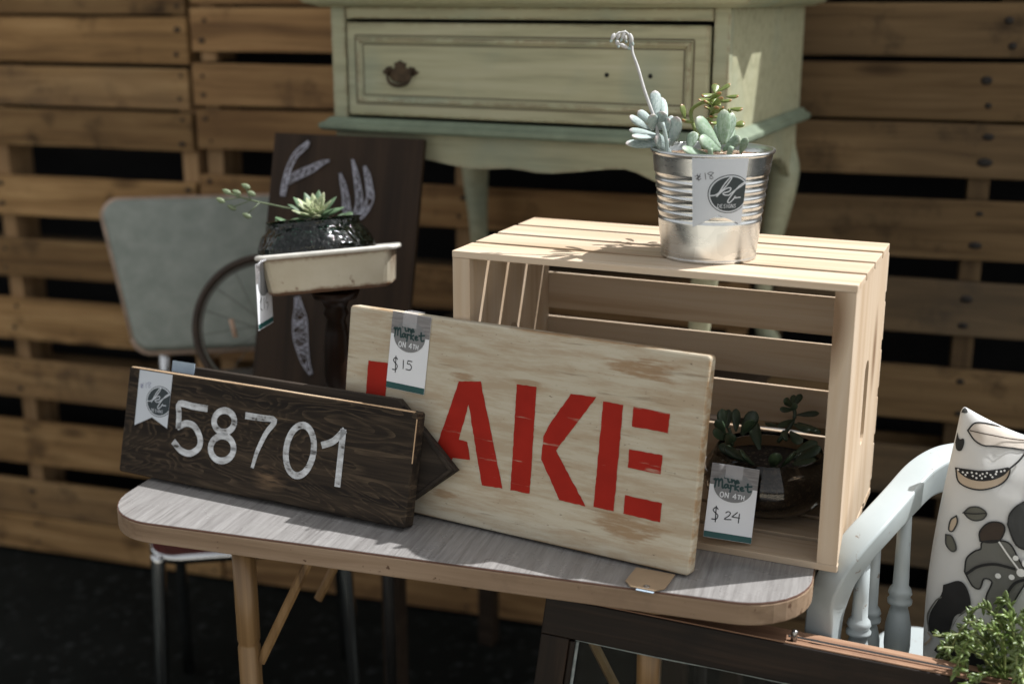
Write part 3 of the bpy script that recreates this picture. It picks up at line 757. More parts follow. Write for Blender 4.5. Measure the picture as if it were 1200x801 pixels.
M_PAPER = plain('white_card', C3(.68, .70, .73), .7, 0, .03, 10).m
M_RIBBONCARD = plain('pale_blue_card', C3(.50, .54, .59), .7, 0, .03, 10).m
def m_headprint():
    m = Mt('grey_barnwood_print', .6); m.co()
    a = m.noise(1.0, m.mapd((40, 420, 40)), 4, .65)
    m.col(m.ramp(a, [(.3, C3(.12, .115, .115)), (.7, C3(.26, .25, .25))]))
    return m.m
M_HEAD = m_headprint()
M_CIRCLE = plain('grey_print', C3(.17, .175, .18), .6).m
M_TEAL = plain('teal_print', C3(.006, .065, .062), .6).m
M_TEALTEXT = plain('dark_teal_print', C3(.005, .035, .036), .6).m
M_INK = plain('black_ink', C3(.008, .008, .012), .6).m
M_BLUEINK = plain('faded_blue_ink', C3(.18, .2, .32), .7).m
M_SLATEINK = plain('slate_print', C3(.018, .03, .036), .6).m
M_TAPE = Mt('clear_tape', .12)
M_TAPE.b.inputs['Alpha'].default_value = .38
M_TAPE.col(C3(.62, .62, .64)); M_TAPE = M_TAPE.m
M_KRAFT = plain('kraft_card', C3(.27, .19, .115), .8, 0, .08, 60).m
M_BLUECARD = plain('pale_blue_slip', C3(.30, .38, .46), .7).m
M_GAP_CLOTH = plain('gap_darkening_black', C3(.008, .008, .0085), .9).m
M_POTTERY = plain('grey_pottery', C3(.18, .18, .17), .7).m
def m_asphalt():
    m = Mt('asphalt', .95, 0, .1); m.co()
    a = m.noise(3.0, None, 5, .65)
    vo = m.n('TexVoronoi', {'Vector': m.co(), 'Scale': 60.0})
    sp = m.mask(vo.outputs['Color'], .80, .92)
    c = m.ramp(a, [(.3, C3(.005, .006, .005)), (.7, C3(.011, .0125, .011))])
    c = m.mix(m.math('MULTIPLY', sp, .45), c, C3(.055, .06, .06))
    big = m.mask(m.noise(38, None, 2), .62, .7)
    c = m.mix(m.math('MULTIPLY', big, .35), c, C3(.06, .065, .065))
    m.col(c); m.bump(m.noise(180, None, 4), .6, .006)
    return m.m
M_ASPHALT = m_asphalt()
M_BOUNCE = plain('light_bounce_concrete', C3(.48, .44, .36), .85, 0, .12, 3).m

# ------------------------------------------------------------------ ground and wall of pallets
bm = bmesh.new()
bmesh.ops.create_grid(bm, x_segments=2, y_segments=2, size=150.0)
g = link('ground', to_mesh(bm, 'ground'), M_ASPHALT)
g['kind'] = 'structure'; g['label'] = 'dark grey asphalt ground under the market stall'

bm = bmesh.new()  # added slab, out of view, bouncing sunlight up onto the front faces
bmesh.ops.create_grid(bm, x_segments=2, y_segments=2, size=1.0)
for v in bm.verts: v.co = V((v.co.x * 14, -7.4 + v.co.y * 7, .004))
g = link('reflector', to_mesh(bm, 'reflector'), M_BOUNCE)
g['kind'] = 'structure'; g['label'] = 'added unseen pale concrete pavement in front of the stall'

WALL = yaw_frame(-1.31, 2.954, 0, .298)
NAIL = lathe([(0, -.003), (.0035, -.003), (.0042, 0), (.002, .0022), (0, .0026)], 10)
NAIL.materials.append(M_NAIL)
def pallet(s0, s1, rows, zb, stringers, label, back=(), nails=True, mat=None):
    mat = mat or M_PALLET
    t = thing('wooden_pallet', label, 'pallet', WALL @ Matrix.Translation((s0, 0, zb)), 'pallets standing as a wall behind the stall')
    L = s1 - s0
    top = max(b for a, b in rows) - zb
    for s in stringers:
        link('stringer', box(.038, .085, top - .004, .002, M_PALLET_DARK_V if mat == M_PALLET_DARK else M_PALLET_V), None, t, Matrix.Translation((s - s0, .0625, top / 2)))
    for i, (a, b) in enumerate(rows):
        h = b - a
        m = Matrix.Translation((L / 2 + RND.uniform(-.003, .003), .009 + RND.uniform(-.002, .002), (a + b) / 2 - zb)) @ Matrix.Rotation(RND.uniform(-.003, .003), 4, 'Y')
        bo = link('board', box(L - .004, .018, h, .0025, mat, .0016, i % 5), None, t, m)
        if nails:
            for s in stringers:
                for q in (-.25, .25):
                    nm = Matrix.Translation((s - s0 - L / 2 + RND.uniform(-.008, .008), -.0092, q * h + RND.uniform(-.008, .008))) @ Matrix.Rotation(math.pi / 2, 4, 'X')
                    k_ = RND.uniform(1.3, 2.6) if mat == M_PALLET_DARK else RND.uniform(.9, 1.7)
                    link('nail', NAIL, None, bo, nm @ Matrix.Diagonal((k_ * RND.uniform(.9, 1.5), k_ * .85, 1, 1)))
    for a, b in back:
        link('back_board', box(L - .01, .016, b - a, .002, M_PALLET_DARK, .0016, 2), None, t, Matrix.Translation((L / 2, .114, (a + b) / 2 - zb)))  # boards behind the gaps coloured darker so the gaps look shaded
    return t
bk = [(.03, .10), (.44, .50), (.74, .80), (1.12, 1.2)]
R1 = [(.012, .105), (.110, .199), (.246, .357), (.419, .516), (.565, .667), (.721, .812), (.868, .961), (1.033, 1.116), (1.124, 1.211)]
R2 = [(.012, .100), (.106, .195), (.25, .355), (.42, .515), (.565, .665), (.72, .812), (.895, .982), (1.040, 1.126), (1.133, 1.222)]
R3 = [(.012, .105), (.112, .205), (.26, .36), (.41, .51), (.569, .675), (.742, .846), (.889, .999), (1.040, 1.138), (1.145, 1.247)]
def up_rows(z, n, h, gap): return [(z + k * (h + gap), z + k * (h + gap) + h) for k in range(n)]
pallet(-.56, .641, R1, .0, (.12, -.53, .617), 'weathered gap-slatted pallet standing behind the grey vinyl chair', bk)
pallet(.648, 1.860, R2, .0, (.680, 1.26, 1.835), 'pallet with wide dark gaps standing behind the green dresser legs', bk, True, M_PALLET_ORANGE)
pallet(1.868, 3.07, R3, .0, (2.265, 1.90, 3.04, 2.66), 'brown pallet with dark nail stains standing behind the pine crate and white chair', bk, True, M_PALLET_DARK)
pallet(-.56, .641, up_rows(1.220, 13, .098, .0062), 1.2185, (.12, -.53, .617), 'close-boarded upper pallet with grey knots stacked on the gap-slatted one', (), True)
pallet(.648, 1.860, [(1.248, 1.339)] + up_rows(1.345, 12, .096, .006), 1.2245, (.680, 1.26, 1.835), 'close-boarded upper pallet stacked behind the top of the green dresser', (), True, M_PALLET_ORANGE)
pallet(1.868, 3.07, up_rows(1.257, 13, .095, .007), 1.2555, (2.292, 1.90, 3.04, 2.66), 'close-boarded upper pallet stacked above the one with dark nail stains', (), True, M_PALLET_DARK)
bm = bmesh.new()
N = 60
vs = []
for i in range(N + 1):
    x = -.8 + 4.2 * i / N
    y = .17 + .012 * math.sin(i * 1.1) + .01 * math.sin(i * .37)
    vs.append([bm.verts.new((x, y + k * .004, k * .65)) for k in range(5)])
for i in range(N):
    for k in range(4): bm.faces.new((vs[i][k], vs[i + 1][k], vs[i + 1][k + 1], vs[i][k + 1]))
bmesh.ops.solidify(bm, geom=bm.faces[:], thickness=.002)
o = link('gap_darkening_cloth', to_mesh(bm, 'cloth', True), M_GAP_CLOTH, None, WALL)  # black sheet added so the gaps between boards stay dark
o['label'] = 'added black cloth behind the pallet wall, keeping its gaps dark'; o['category'] = 'cloth'

# ------------------------------------------------------------------ sage green dresser
DW, DD = .66, .50
DF = yaw_frame(-.293, 2.09, 0, .43)
d = thing('sage_dresser', 'sage green distressed dresser with one drawer, bronze pull and curved legs', 'dresser', DF @ Matrix.Translation((0, 0, .7405)))
Z0 = -.7405
def dp(name, lx, ly, lz, c, mat=M_SAGE, bev=.002, par=d, wob=0):
    return link(name, box(lx, ly, lz, bev, mat), None, par, Matrix.Translation((c[0], c[1], c[2] + Z0)))
dp('side_panel', .018, DD - .02, .192, (.011, DD / 2 + .008, 1.25))
dp('side_panel', .018, DD - .02, .192, (DW - .011, DD / 2 + .008, 1.25))
dp('back_panel', DW - .05, .01, .19, (DW / 2, DD - .008, 1.25))
dp('stile', .027, .02, .194, (.0135, .010, 1.25)); dp('stile', .024, .02, .194, (DW - .012, .010, 1.25))
dp('front_rail', DW - .0525, .018, .018, (DW / 2 + .0015, .0105, 1.336))
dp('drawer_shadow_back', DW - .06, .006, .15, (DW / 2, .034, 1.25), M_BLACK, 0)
dr = dp('drawer', .600, .018, .146, (.3325, .0025, 1.2485), M_SAGE, .004)
dc = V((.3325, .0025, 1.2485))
def dq(name, poly_or_mesh, mat, c): return link(name, poly_or_mesh, mat, dr, Matrix.Translation((c[0] - dc.x, c[1] - dc.y, c[2] - dc.z)))
# raised moulding round the drawer panel, mitred, with a dark glazed line each side
px0, px1, pz0, pz1 = .052, .608, 1.197, 1.299
def mould(x0, x1, z0, z1, w, h):
    bm = bmesh.new(); loops = []
    for off, dep in ((0, 0), (w * .2, h), (w * .55, h * .9), (w * .8, h * .35), (w, 0)):
        loops.append([bm.verts.new((x, -dep, z)) for x, z in ((x0 + off, z0 + off), (x1 - off, z0 + off), (x1 - off, z1 - off), (x0 + off, z1 - off))])
    for a, b in zip(loops, loops[1:]):
        for k in range(4): bm.faces.new((a[k], a[(k + 1) % 4], b[(k + 1) % 4], b[k]))
    return to_mesh(bm, 'mould')
dq('panel_moulding', mould(px0, px1, pz0, pz1, .011, .0055), M_SAGE, (0, -.0063, 0))
for e, w in ((.0025, .0022), (-.0115, .0018)):
    x0, x1, z0, z1 = px0 - e, px1 + e, pz0 - e, pz1 + e
    for nm, lx, lz, cx, cz in (('glazed_line', x1 - x0, w, (x0 + x1) / 2, z0), ('glazed_line', x1 - x0, w, (x0 + x1) / 2, z1), ('glazed_line', w, z1 - z0 - w, x0, (z0 + z1) / 2), ('glazed_line', w, z1 - z0 - w, x1, (z0 + z1) / 2)):
        dq(nm, box(lx, .0012, lz, 0, M_GROOVE), None, (cx, -.0066, cz))
# bronze pull: pierced back plate and swinging bail
plate = [(-31, 1), (-26, -3), (-19, -5), (-14, -11), (-6, -14), (0, -15), (6, -14), (14, -11), (19, -5), (26, -3), (31, 1), (27, 3), (23, 8), (16, 9), (11, 5), (9, 9), (10, 14), (5, 15), (0, 18), (-5, 15), (-10, 14), (-9, 9), (-11, 5), (-16, 9), (-23, 8), (-27, 3)]
pl = dq('pull', prism([(x * .00108, y * .00108) for x, y in plate], 0, .0022, .0006), M_BRONZE, (.1314, -.0066, 1.2445))
PLM = Matrix.Translation((.1314 - dc.x, -.0066 - dc.y, 1.2445 - dc.z)) @ Matrix.Rotation(math.pi / 2, 4, 'X')
pl.matrix_local = PLM
bail = spline([(-.021, .001, .004), (-.0205, -.008, .007), (-.014, -.0165, .009), (0, -.0195, .0095), (.014, -.0165, .009), (.0205, -.008, .007), (.021, .001, .004)], 6)
bm = bmesh.new(); add_tube(bm, bail, [.0018 + .0012 * math.sin(math.pi * i / (len(bail) - 1)) ** 2 for i in range(len(bail))], 8)
for sx in (-1, 1):
    bmesh.ops.create_uvsphere(bm, u_segments=10, v_segments=6, radius=.0042, matrix=Matrix.Translation((sx * .021, .001, .004)))
o = link('pull_bail', to_mesh(bm, 'bail', True), M_BRONZE, dr, PLM)
for hx in (.479, .5463):
    link('screw_hole', lathe([(0, 0), (.0032, 0), (.0034, .0008), (0, .001)], 12), M_BLACK, dr, Matrix.Translation((hx - dc.x, -.0068 - dc.y, 1.2495 - dc.z)) @ Matrix.Rotation(math.pi / 2, 4, 'X'))
# top board with an ogee lip, ledge moulding, apron with scalloped edge
def ring_mould(prof, ox, oy0, z):
    """moulding swept round left, front and right of the case: prof = (out, up)"""
    bm = bmesh.new(); loops = []
    for out, up in prof:
        loops.append([bm.verts.new((x, y, z + up)) for x, y in ((-out, DD), (-out, -out + oy0), (DW + out, -out + oy0), (DW + out, DD))])
    for a, b in zip(loops, loops[1:]):
        for k in range(3): bm.faces.new((a[k], a[k + 1], b[k + 1], b[k]))
    bm.faces.new(loops[0]); bm.faces.new(loops[-1])
    bm.faces.new([l[0] for l in loops]); bm.faces.new([l[3] for l in loops])
    return to_mesh(bm, 'ring')
link('top_board', ring_mould([(.012, 0), (.020, .003), (.030, .006), (.036, .012), (.040, .014), (.040, .028), (.034, .032)], 0, -.002, 1.3455 + Z0), M_SAGE, d)
link('ledge_moulding', ring_mould([(.002, 0), (.014, .002), (.018, .006), (.018, .012), (.010, .016), (.004, .022)], 0, -.002, 1.1485 + Z0), M_SAGE_TEAL, d)
ap = [(.0, 1.149), (.0, 1.10), (.03, 1.105)] + [p for p in DATA['APRON'][1:] if .04 < p[0] < .60] + [(.60, 1.062), (DW - .02, 1.035), (DW, 1.03), (DW, 1.149)]
bm = bmesh.new()
f = bm.faces.new([bm.verts.new((x, .006, z + Z0)) for x, z in ap]); r = bmesh.ops.extrude_face_region(bm, geom=[f])
for v in [q for q in r['geom'] if isinstance(q, bmesh.types.BMVert)]: v.co.y = .022
link('apron', to_mesh(bm, 'apron'), M_SAGE, d)
sa = [(.022, 1.149), (.022, 1.03), (.06, 1.062), (.12, 1.085), (.20, 1.098), (.26, 1.088), (.32, 1.098), (.38, 1.094), (.40, 1.08), (.415, 1.088), (.43, 1.072), (.45, 1.055), (DD - .01, 1.03), (DD - .01, 1.149)]
for nm, x0, x1 in (('side_apron', DW - .018, DW - .004), ('side_apron', .004, .018)):
    bm = bmesh.new()
    f = bm.faces.new([bm.verts.new((x0, y, z + Z0)) for y, z in sa]); r = bmesh.ops.extrude_face_region(bm, geom=[f])
    for v in [q for q in r['geom'] if isinstance(q, bmesh.types.BMVert)]: v.co.x = x1
    link(nm, to_mesh(bm, 'apron'), M_SAGE, d)
def cabriole(x, y, dx, dy):
    pts = [(x, y, 1.148), (x + dx * .006, y + dy * .006, 1.10), (x + dx * .014, y + dy * .014, 1.06), (x + dx * .010, y + dy * .010, 1.01), (x - dx * .004, y - dy * .004, .93), (x - dx * .014, y - dy * .014, .85), (x - dx * .014, y - dy * .014, .79), (x - dx * .002, y - dy * .002, .757), (x + dx * .006, y + dy * .006, .741)]
    pts = [(a, b, c + Z0) for a, b, c in pts]
    P = spline(pts, 5)
    rr = [.024, .026, .029, .026, .0195, .0155, .0145, .019, .021]
    R = []
    for i in range(len(rr) - 1): R += [rr[i] + (rr[i + 1] - rr[i]) * k / 5 for k in range(5)]
    R.append(rr[-1])
    link('leg', tube(P, R, 12), M_SAGE, d)
for x, y, dx, dy in ((.03, .03, -1, -1), (DW - .03, .03, 1, -1), (DW - .03, DD - .03, 1, 1), (.03, DD - .03, -1, 1)):
    cabriole(x, y, dx * .7, dy * .7)
# unseen upper case added on the dresser to shade the tray and board
dp('shade_case', DW - .08, DD - .12, .70, (DW / 2 - .01, DD / 2 + .04, 1.3775 + .35), M_SAGE, .004)
dp('shade_case_crown', DW - .02, DD - .06, .04, (DW / 2 - .01, DD / 2 + .04, 1.3775 + .72), M_SAGE, .006)

# bunting strung from the dresser's upper case to the pallets, added unseen to notch the sun patch
bt = thing('shadowcaster', 'added unseen cotton bunting strung from the green dresser to the pallet wall', 'shadowcaster', Matrix.Translation((.46, 1.926, 1.431)))
vd = V((math.sin(.43), math.cos(.43), 0))
pa, pb = vd * -.13 + V((-.06, 0, .085)), vd * .50 + V((.02, 0, .12))
line = [pa + (pb - pa) * (k / 14) + V((0, 0, -.045 * math.sin(math.pi * k / 14))) for k in range(15)]
link('string', tube(line, .0012, 6), M_STRING, bt)
for k in (-1, 0, 1, 2):
    bm = bmesh.new()
    c0 = vd * (.165 * k)
    vs = [bm.verts.new(c0 + vd * a + V((0, 0, z))) for a, z in ((-.08, .062), (-.04, .03), (0, -.004), (.04, .03), (.08, .062), (0, .064))]
    bm.faces.new(vs)
    r = bmesh.ops.extrude_face_region(bm, geom=bm.faces[:])
    for v in [q for q in r['geom'] if isinstance(q, bmesh.types.BMVert)]: v.co += V((.001, -.0005, 0))
    link('shadow_flag', to_mesh(bm, 'shadow_flag'), M_CANVAS, bt)

# dark table that carries the dresser
st = thing('dark_side_table', 'dark brown table under the green dresser, hidden behind the crate', 'table', DF)
link('table_top', box(DW + .02, DD + .0, .028, .003, M_DARKTABLE), None, st, Matrix.Translation((DW / 2, DD / 2, .7265)))
for x in (.06, DW - .06):
    for y in (.05, DD - .05):
        link('leg', box(.035, .035, .712, .003, M_DARKTABLE), None, st, Matrix.Translation((x, y, .356)))

# ------------------------------------------------------------------ kitchen chair at the back
CH = yaw_frame(-.475, 2.15, 0, -.17)
c = thing('kitchen_chair', 'grey-green vinyl kitchen chair with chrome legs and red seat edge', 'chair', CH)
def local_tube(name, pts, r, mat, par, n=10, m=5): return link(name, tube(spline(pts, m), r, n), mat, par)
bw, tw, bh = .158, .218, .292
pad = round_poly([(-bw, 0), (bw, 0), (tw, bh), (-tw, bh)], [.035, .035, .03, .03], 6)
BR = Matrix.Translation((-.052, .195, .707)) @ Matrix.Rotation(math.radians(70), 4, 'X')
k = link('backrest', prism(pad, -.012, .022, .010, 3, True), M_VINYL, c, BR)
link('piping', tube([V((x * 1.012, (y - bh / 2) * 1.016 + bh / 2, -.004)) for x, y in pad + pad[:1]], .0065, 8), M_BEIGE, k)
pad2 = round_poly([(-bw - .001, -.001), (bw + .001, -.001), (tw + .001, bh + .001), (-tw - .001, bh + .001)], [.035, .035, .03, .03], 6)
link('back_cover', prism(pad2, -.030, -.014, .004, 2), M_REDVINYL, k)
sq = round_poly([(-.168, -.19), (.168, -.19), (.165, .20), (-.165, .20)], .05, 6)
link('seat', prism(sq, .468, .506, .014, 3, True), M_VINYL, c)
link('seat_band', prism(round_poly([(-.169, -.191), (.169, -.191), (.166, .201), (-.166, .201)], .05, 6), .453, .500, .002, 1), M_REDVINYL, c)
link('seat_ring', tube([V((x * .97, y * .97, .447)) for x, y in sq + sq[:1]], .011, 10), M_CHROME, c)
for s in (-1, 1):
    local_tube('front_leg', [(s * .155, -.12, .447), (s * .155, -.168, .441), (s * .157, -.178, .41), (s * .172, -.20, .0)], .0125, M_CHROME, c)
    local_tube('back_post', [(s * .13 - .035, .325, .93), (s * .13 - .035, .255, .75), (s * .135 - .03, .215, .62), (s * .15 - .01, .195, .45), (s * .165, .23, 0)], .0115, M_CHROME, c)

# box standing on the chair seat, carrying the wheel
b = thing('grey_wooden_box', 'small grey wooden box on the vinyl chair seat, under the old wheel', 'box', CH @ Matrix.Translation((0, 0, .5065)) @ Matrix.Diagonal((1, 1, .82, 1)))
link('front_board', box(.30, .012, .20, .002, M_BOXWOOD), None, b, Matrix.Translation((.0, -.134, .10)))
link('back_board', box(.30, .012, .20, .002, M_BOXWOOD), None, b, Matrix.Translation((.0, .134, .10)))
for s in (-1, 1): link('side_board', box(.012, .256, .20, .002, M_BOXWOOD), None, b, Matrix.Translation((s * .144, 0, .10)))
link('lid', box(.304, .284, .012, .002, M_BOXWOOD), None, b, Matrix.Translation((0, 0, .2063)))

# wheel leaning on the chair back
RW = .128
WFm = frame((-.424, 2.075, .683), (math.cos(.05), math.sin(.05), 0), (0, math.sin(.22), math.cos(.22)))
w = thing('old_wheel', 'small old wheel with brown tyre leaning on the vinyl chair back', 'wheel', WFm)
def ring_pts(r, n=56, z=0): return [V((r * math.sin(2 * math.pi * k / n), RW + .0 - r * math.cos(2 * math.pi * k / n), z)) for k in range(n + 1)]
link('tyre', tube(ring_pts(RW - .0065), .0068, 10, up=(0, 0, 1)), M_RUBBER, w)
link('rim', tube(ring_pts(RW - .0155), .0032, 8, up=(0, 0, 1)), M_WIRE, w)
link('hub', lathe([(0, -.02), (.006, -.02), (.006, -.012), (.011, -.011), (.011, .011), (.006, .012), (.006, .02), (0, .02)], 16), M_WIRE, w, Matrix.Translation((0, RW, 0)))
for k_ in range(16):
    a = 2 * math.pi * k_ / 16 + .1
    e = a + (.5 if k_ % 2 else -.5)
    sp = tube([(.010 * math.sin(e), RW - .010 * math.cos(e), .009 * (1 if k_ % 2 else -1)), ((RW - .017) * math.sin(a), RW - (RW - .017) * math.cos(a), 0)], .0007, 5)
    link('spoke', sp, M_WIRE, w)
link('wooden_peg', tube([(-.052, RW - .016, .006), (-.060, RW + .016, .006)], .0042, 8), M_STICK, w)

# ------------------------------------------------------------------ folding table
TF = yaw_frame(-.5063, 1.3977, 0, .295)
TW, TD, TZ = .8425, .56, .7605
t = thing('folding_table', 'folding table with grey woodgrain top, rounded corners and tan metal legs', 'table', TF)
outl = round_poly([(0, 0), (TW, 0), (TW, TD), (0, TD)], .078, 10)
link('edge_band', prism(outl, TZ - .0265, TZ - .0022, .002, 2), M_BAND, t)
inn = round_poly([(.0004, .0004), (TW - .0004, .0004), (TW - .0004, TD - .0004), (.0004, TD - .0004)], .0776, 10)
link('edge_line', prism(inn, TZ - .0022, TZ - .0010), M_BAND_RED, t)
inn2 = round_poly([(.0012, .0012), (TW - .0012, .0012), (TW - .0012, TD - .0012), (.0012, TD - .0012)], .077, 10)
link('table_top', prism(inn2, TZ - .0010, TZ, .0004, 1), M_LAMINATE, t)
def ribbed(x, y):
    prof = []
    n = 20; bm = bmesh.new(); rings = []
    zs = [0, .02, .585, .588, .592, .595, .7335]
    for z in zs:
        r0 = .0145 - (.0012 if .586 < z < .594 else 0) - .002 * (1 - z / .73)
        rings.append([bm.verts.new((x + (r0 - (.0016 if k % 5 == 0 else 0)) * math.cos(2 * math.pi * k / n), y + (r0 - (.0016 if k % 5 == 0 else 0)) * math.sin(2 * math.pi * k / n), z)) for k in range(n)])
    for a, b in zip(rings, rings[1:]):
        for k in range(n): bm.faces.new((a[k], a[(k + 1) % n], b[(k + 1) % n], b[k]))
    bm.faces.new(rings[0]); bm.faces.new(rings[-1])
    link('leg', to_mesh(bm, 'leg', True), M_BAMBOO, t)
for x in (.172, TW - .17):
    ribbed(x, .055)
    link('rear_leg', tube([(x, .50, 0), (x, .50, .7335)], .0085, 10), M_LEG_SHADE, t)
def strut(p, q, w=.006):
    link('brace', tube([p, q], w, 6, False, .45, (0, 1, 0)), M_BAMBOO, t)
for y in (.055, .22): strut((.186, y, .565 if y < .1 else .57), (.268, y, .730))
for y in (.055, .30): strut((TW - .182, y, .56), (TW - .27, y, .727))
link('cross_bar', tube([(.172, .055, .70), (.172, .50, .70)], .007, 8), M_DULLCHROME, t)
link('cross_bar', tube([(TW - .17, .055, .70), (TW - .17, .50, .70)], .007, 8), M_DULLCHROME, t)

# kraft tag lying on the table with a pale slip under it
KF = frame((.143, 1.215, TZ), (math.cos(.42), -math.sin(.42), 0), (math.sin(.42), math.cos(.42), 0))
kt = thing('kraft_tag', 'brown kraft card tag with clipped corners poking out under the red-lettered sign', 'tag', KF)
link('card', prism([(-.013, -.016), (.013, -.016), (.022, -.006), (.022, .030), (-.022, .030), (-.022, -.006)], .0012, .0022), M_KRAFT, kt)
link('slip', prism([(-.006, -.019), (.013, -.019), (.013, .02), (-.006, .02)], .0002, .0009), M_BLUECARD, kt)
link('eyelet', lathe([(.0016, .0023), (.0018, .0027), (.0032, .0027), (.0034, .0022)], 16, False), M_DULLCHROME, kt, Matrix.Translation((.003, -.010, 0)))

# ------------------------------------------------------------------ printed price tags
def lp(letter, x, y, s):
    """single-stroke capitals, lower left at x, y, height s"""
    G = {'O': [[(.28 + .28 * math.cos(a / 8 * math.pi), .5 + .5 * math.sin(a / 8 * math.pi)) for a in range(17)]], 'N': [[(0, 0), (0, 1)], [(0, 1), (.5, 0)], [(.5, 0), (.5, 1)]],
         '4': [[(.4, 0), (.4, 1)], [(.4, 1), (0, .3)], [(0, .3), (.55, .3)]], 'T': [[(0, 1), (.5, 1)], [(.25, 1), (.25, 0)]], 'H': [[(0, 0), (0, 1)], [(.48, 0), (.48, 1)], [(0, .5), (.48, .5)]],
         'D': [[(0, 0), (0, 1)], [(0, 1), (.3, .95), (.5, .7), (.5, .3), (.3, .05), (0, 0)]], 'E': [[(0, 0), (0, 1)], [(0, 1), (.42, 1)], [(0, .52), (.36, .52)], [(0, 0), (.42, 0)]],
         'S': [[(.42, .9), (.2, 1), (.03, .78), (.2, .54), (.4, .3), (.22, 0), (.0, .1)]], 'I': [[(.05, 0), (.05, 1)]], 'G': [[(.5, .85), (.28, 1), (.02, .6), (.05, .2), (.3, 0), (.5, .2), (.5, .48), (.3, .48)]]}
    return [[(x + a * s, y + b * s) for a, b in ln] for ln in G[letter]]
def word(txt, x, y, s, adv):
    out = []
    for ch in txt:
        if ch != ' ': out += lp(ch, x, y, s)
        x += adv * (s if ch not in 'I ' else s * .55)
    return out
MARKET = [[(225, 160), (232, 190), (240, 217), (252, 212)], [(208, 182), (252, 172)], [(258, 160), (260, 190), (264, 217)], [(263, 205), (275, 190), (282, 200), (285, 217)], [(292, 205), (308, 199), (304, 188), (292, 198), (300, 216), (318, 208)]]
MARKET2 = [[(132, 205), (143, 195), (146, 230), (143, 275)], [(145, 215), (160, 192), (168, 215), (170, 262)], [(170, 215), (185, 190), (194, 215), (198, 270), (210, 268)], [(238, 240), (224, 234), (212, 252), (222, 270), (238, 250)], [(238, 236), (240, 262), (250, 266)], [(256, 236), (260, 262), (258, 300)], [(259, 250), (268, 237), (280, 240)], [(292, 198), (290, 240), (292, 275)], [(316, 236), (294, 255), (320, 280)], [(328, 260), (348, 251), (342, 239), (330, 250), (338, 274), (358, 268)], [(380, 200), (382, 245), (390, 274), (410, 266)], [(362, 232), (412, 220)]]
DOLLAR = [[(188, 478), (172, 462), (152, 488), (168, 512), (192, 535), (182, 572), (150, 575)], [(172, 450), (178, 598)]]
FIFTEEN = [[(243, 475), (247, 552)], [(322, 472), (285, 472)], [(285, 472), (282, 500), (305, 500), (322, 525), (308, 552), (272, 552)]]
TWENTYFOUR = [[(246, 500), (262, 485), (280, 495), (270, 525), (240, 560), (290, 555)], [(330, 480), (300, 520), (297, 528), (350, 528)], [(346, 490), (345, 575)]]
def market_tag(par, m, wd, ht, price, wrap=True):
    """white card with grey wood-print head, grey disc, teal lettering and a teal foot strip"""
    s = wd / 350.0
    sy = ht / 700.0
    U = lambda ln: [((x - 105) * s, (750 - y) * sy) for x, y in ln]
    card = link('price_tag', prism([(0, 0), (wd, 0), (wd, ht), (0, ht)], 0, .0004), M_PAPER, par, m)
    fm = flat_map
    link('wood_print', decal([U([(105, 250), (455, 250), (455, 52), (105, 52)])], fm(.0006)), M_HEAD, card)
    link('grey_disc', decal([[((x - 105) * s, (750 - y) * sy) for x, y in circle(278, 255, 142)]], fm(.0008)), M_CIRCLE, card)
    link('script_lettering', strokes([U(l) for l in [[(x, y - 6) for x, y in q] for q in MARKET] + MARKET2], [.0019 * wd / .046, .0016 * wd / .046], fm(.0011), 3), M_TEALTEXT, card)
    w = word('ON', 188, -358, 46, .82) + word('4', 282, -358, 46, 1) + word('TH', 318, -356, 38, .74)
    link('capital_lettering', strokes([[((x - 105) * s, (750 + y) * sy) for x, y in l] for l in w], .0009 * wd / .046, fm(.0011), 2), M_PAPER, card)
    link('handwritten_price', strokes([U(l) for l in DOLLAR + price], .0010 * wd / .046, fm(.0007), 3), M_INK, card)
    link('teal_strip', decal([U([(106, 748), (454, 748), (454, 692), (106, 692)])], fm(.0006)), M_TEAL, card)
    tp = U([(208, 175), (335, 175), (335, 50), (208, 50)])
    tape = link('tape', decal([[tp[0], tp[1], (tp[2][0], ht + .0005), (tp[3][0], ht + .0005)]], fm(.0014)), M_TAPE, card)
    return card, tp
KB1 = [[(345, 412), (400, 398), (470, 325), (517, 242), (505, 236), (460, 300), (402, 418)], [(402, 418), (440, 372), (490, 335), (518, 340), (505, 368), (455, 385), (470, 402), (505, 405)], [(505, 405), (560, 355), (625, 310), (645, 288)], [(640, 285), (590, 320), (535, 395), (500, 462), (515, 478), (545, 450), (565, 415), (560, 432), (612, 430)]]
EIGHTEEN = [[(215, 232), (240, 225), (262, 232), (225, 250), (250, 262), (268, 250)], [(236, 210), (250, 272)], [(262, 205), (235, 260)], [(300, 195), (305, 255)], [(365, 190), (340, 185), (320, 200), (345, 215), (365, 240), (345, 250), (340, 225), (368, 190)]]
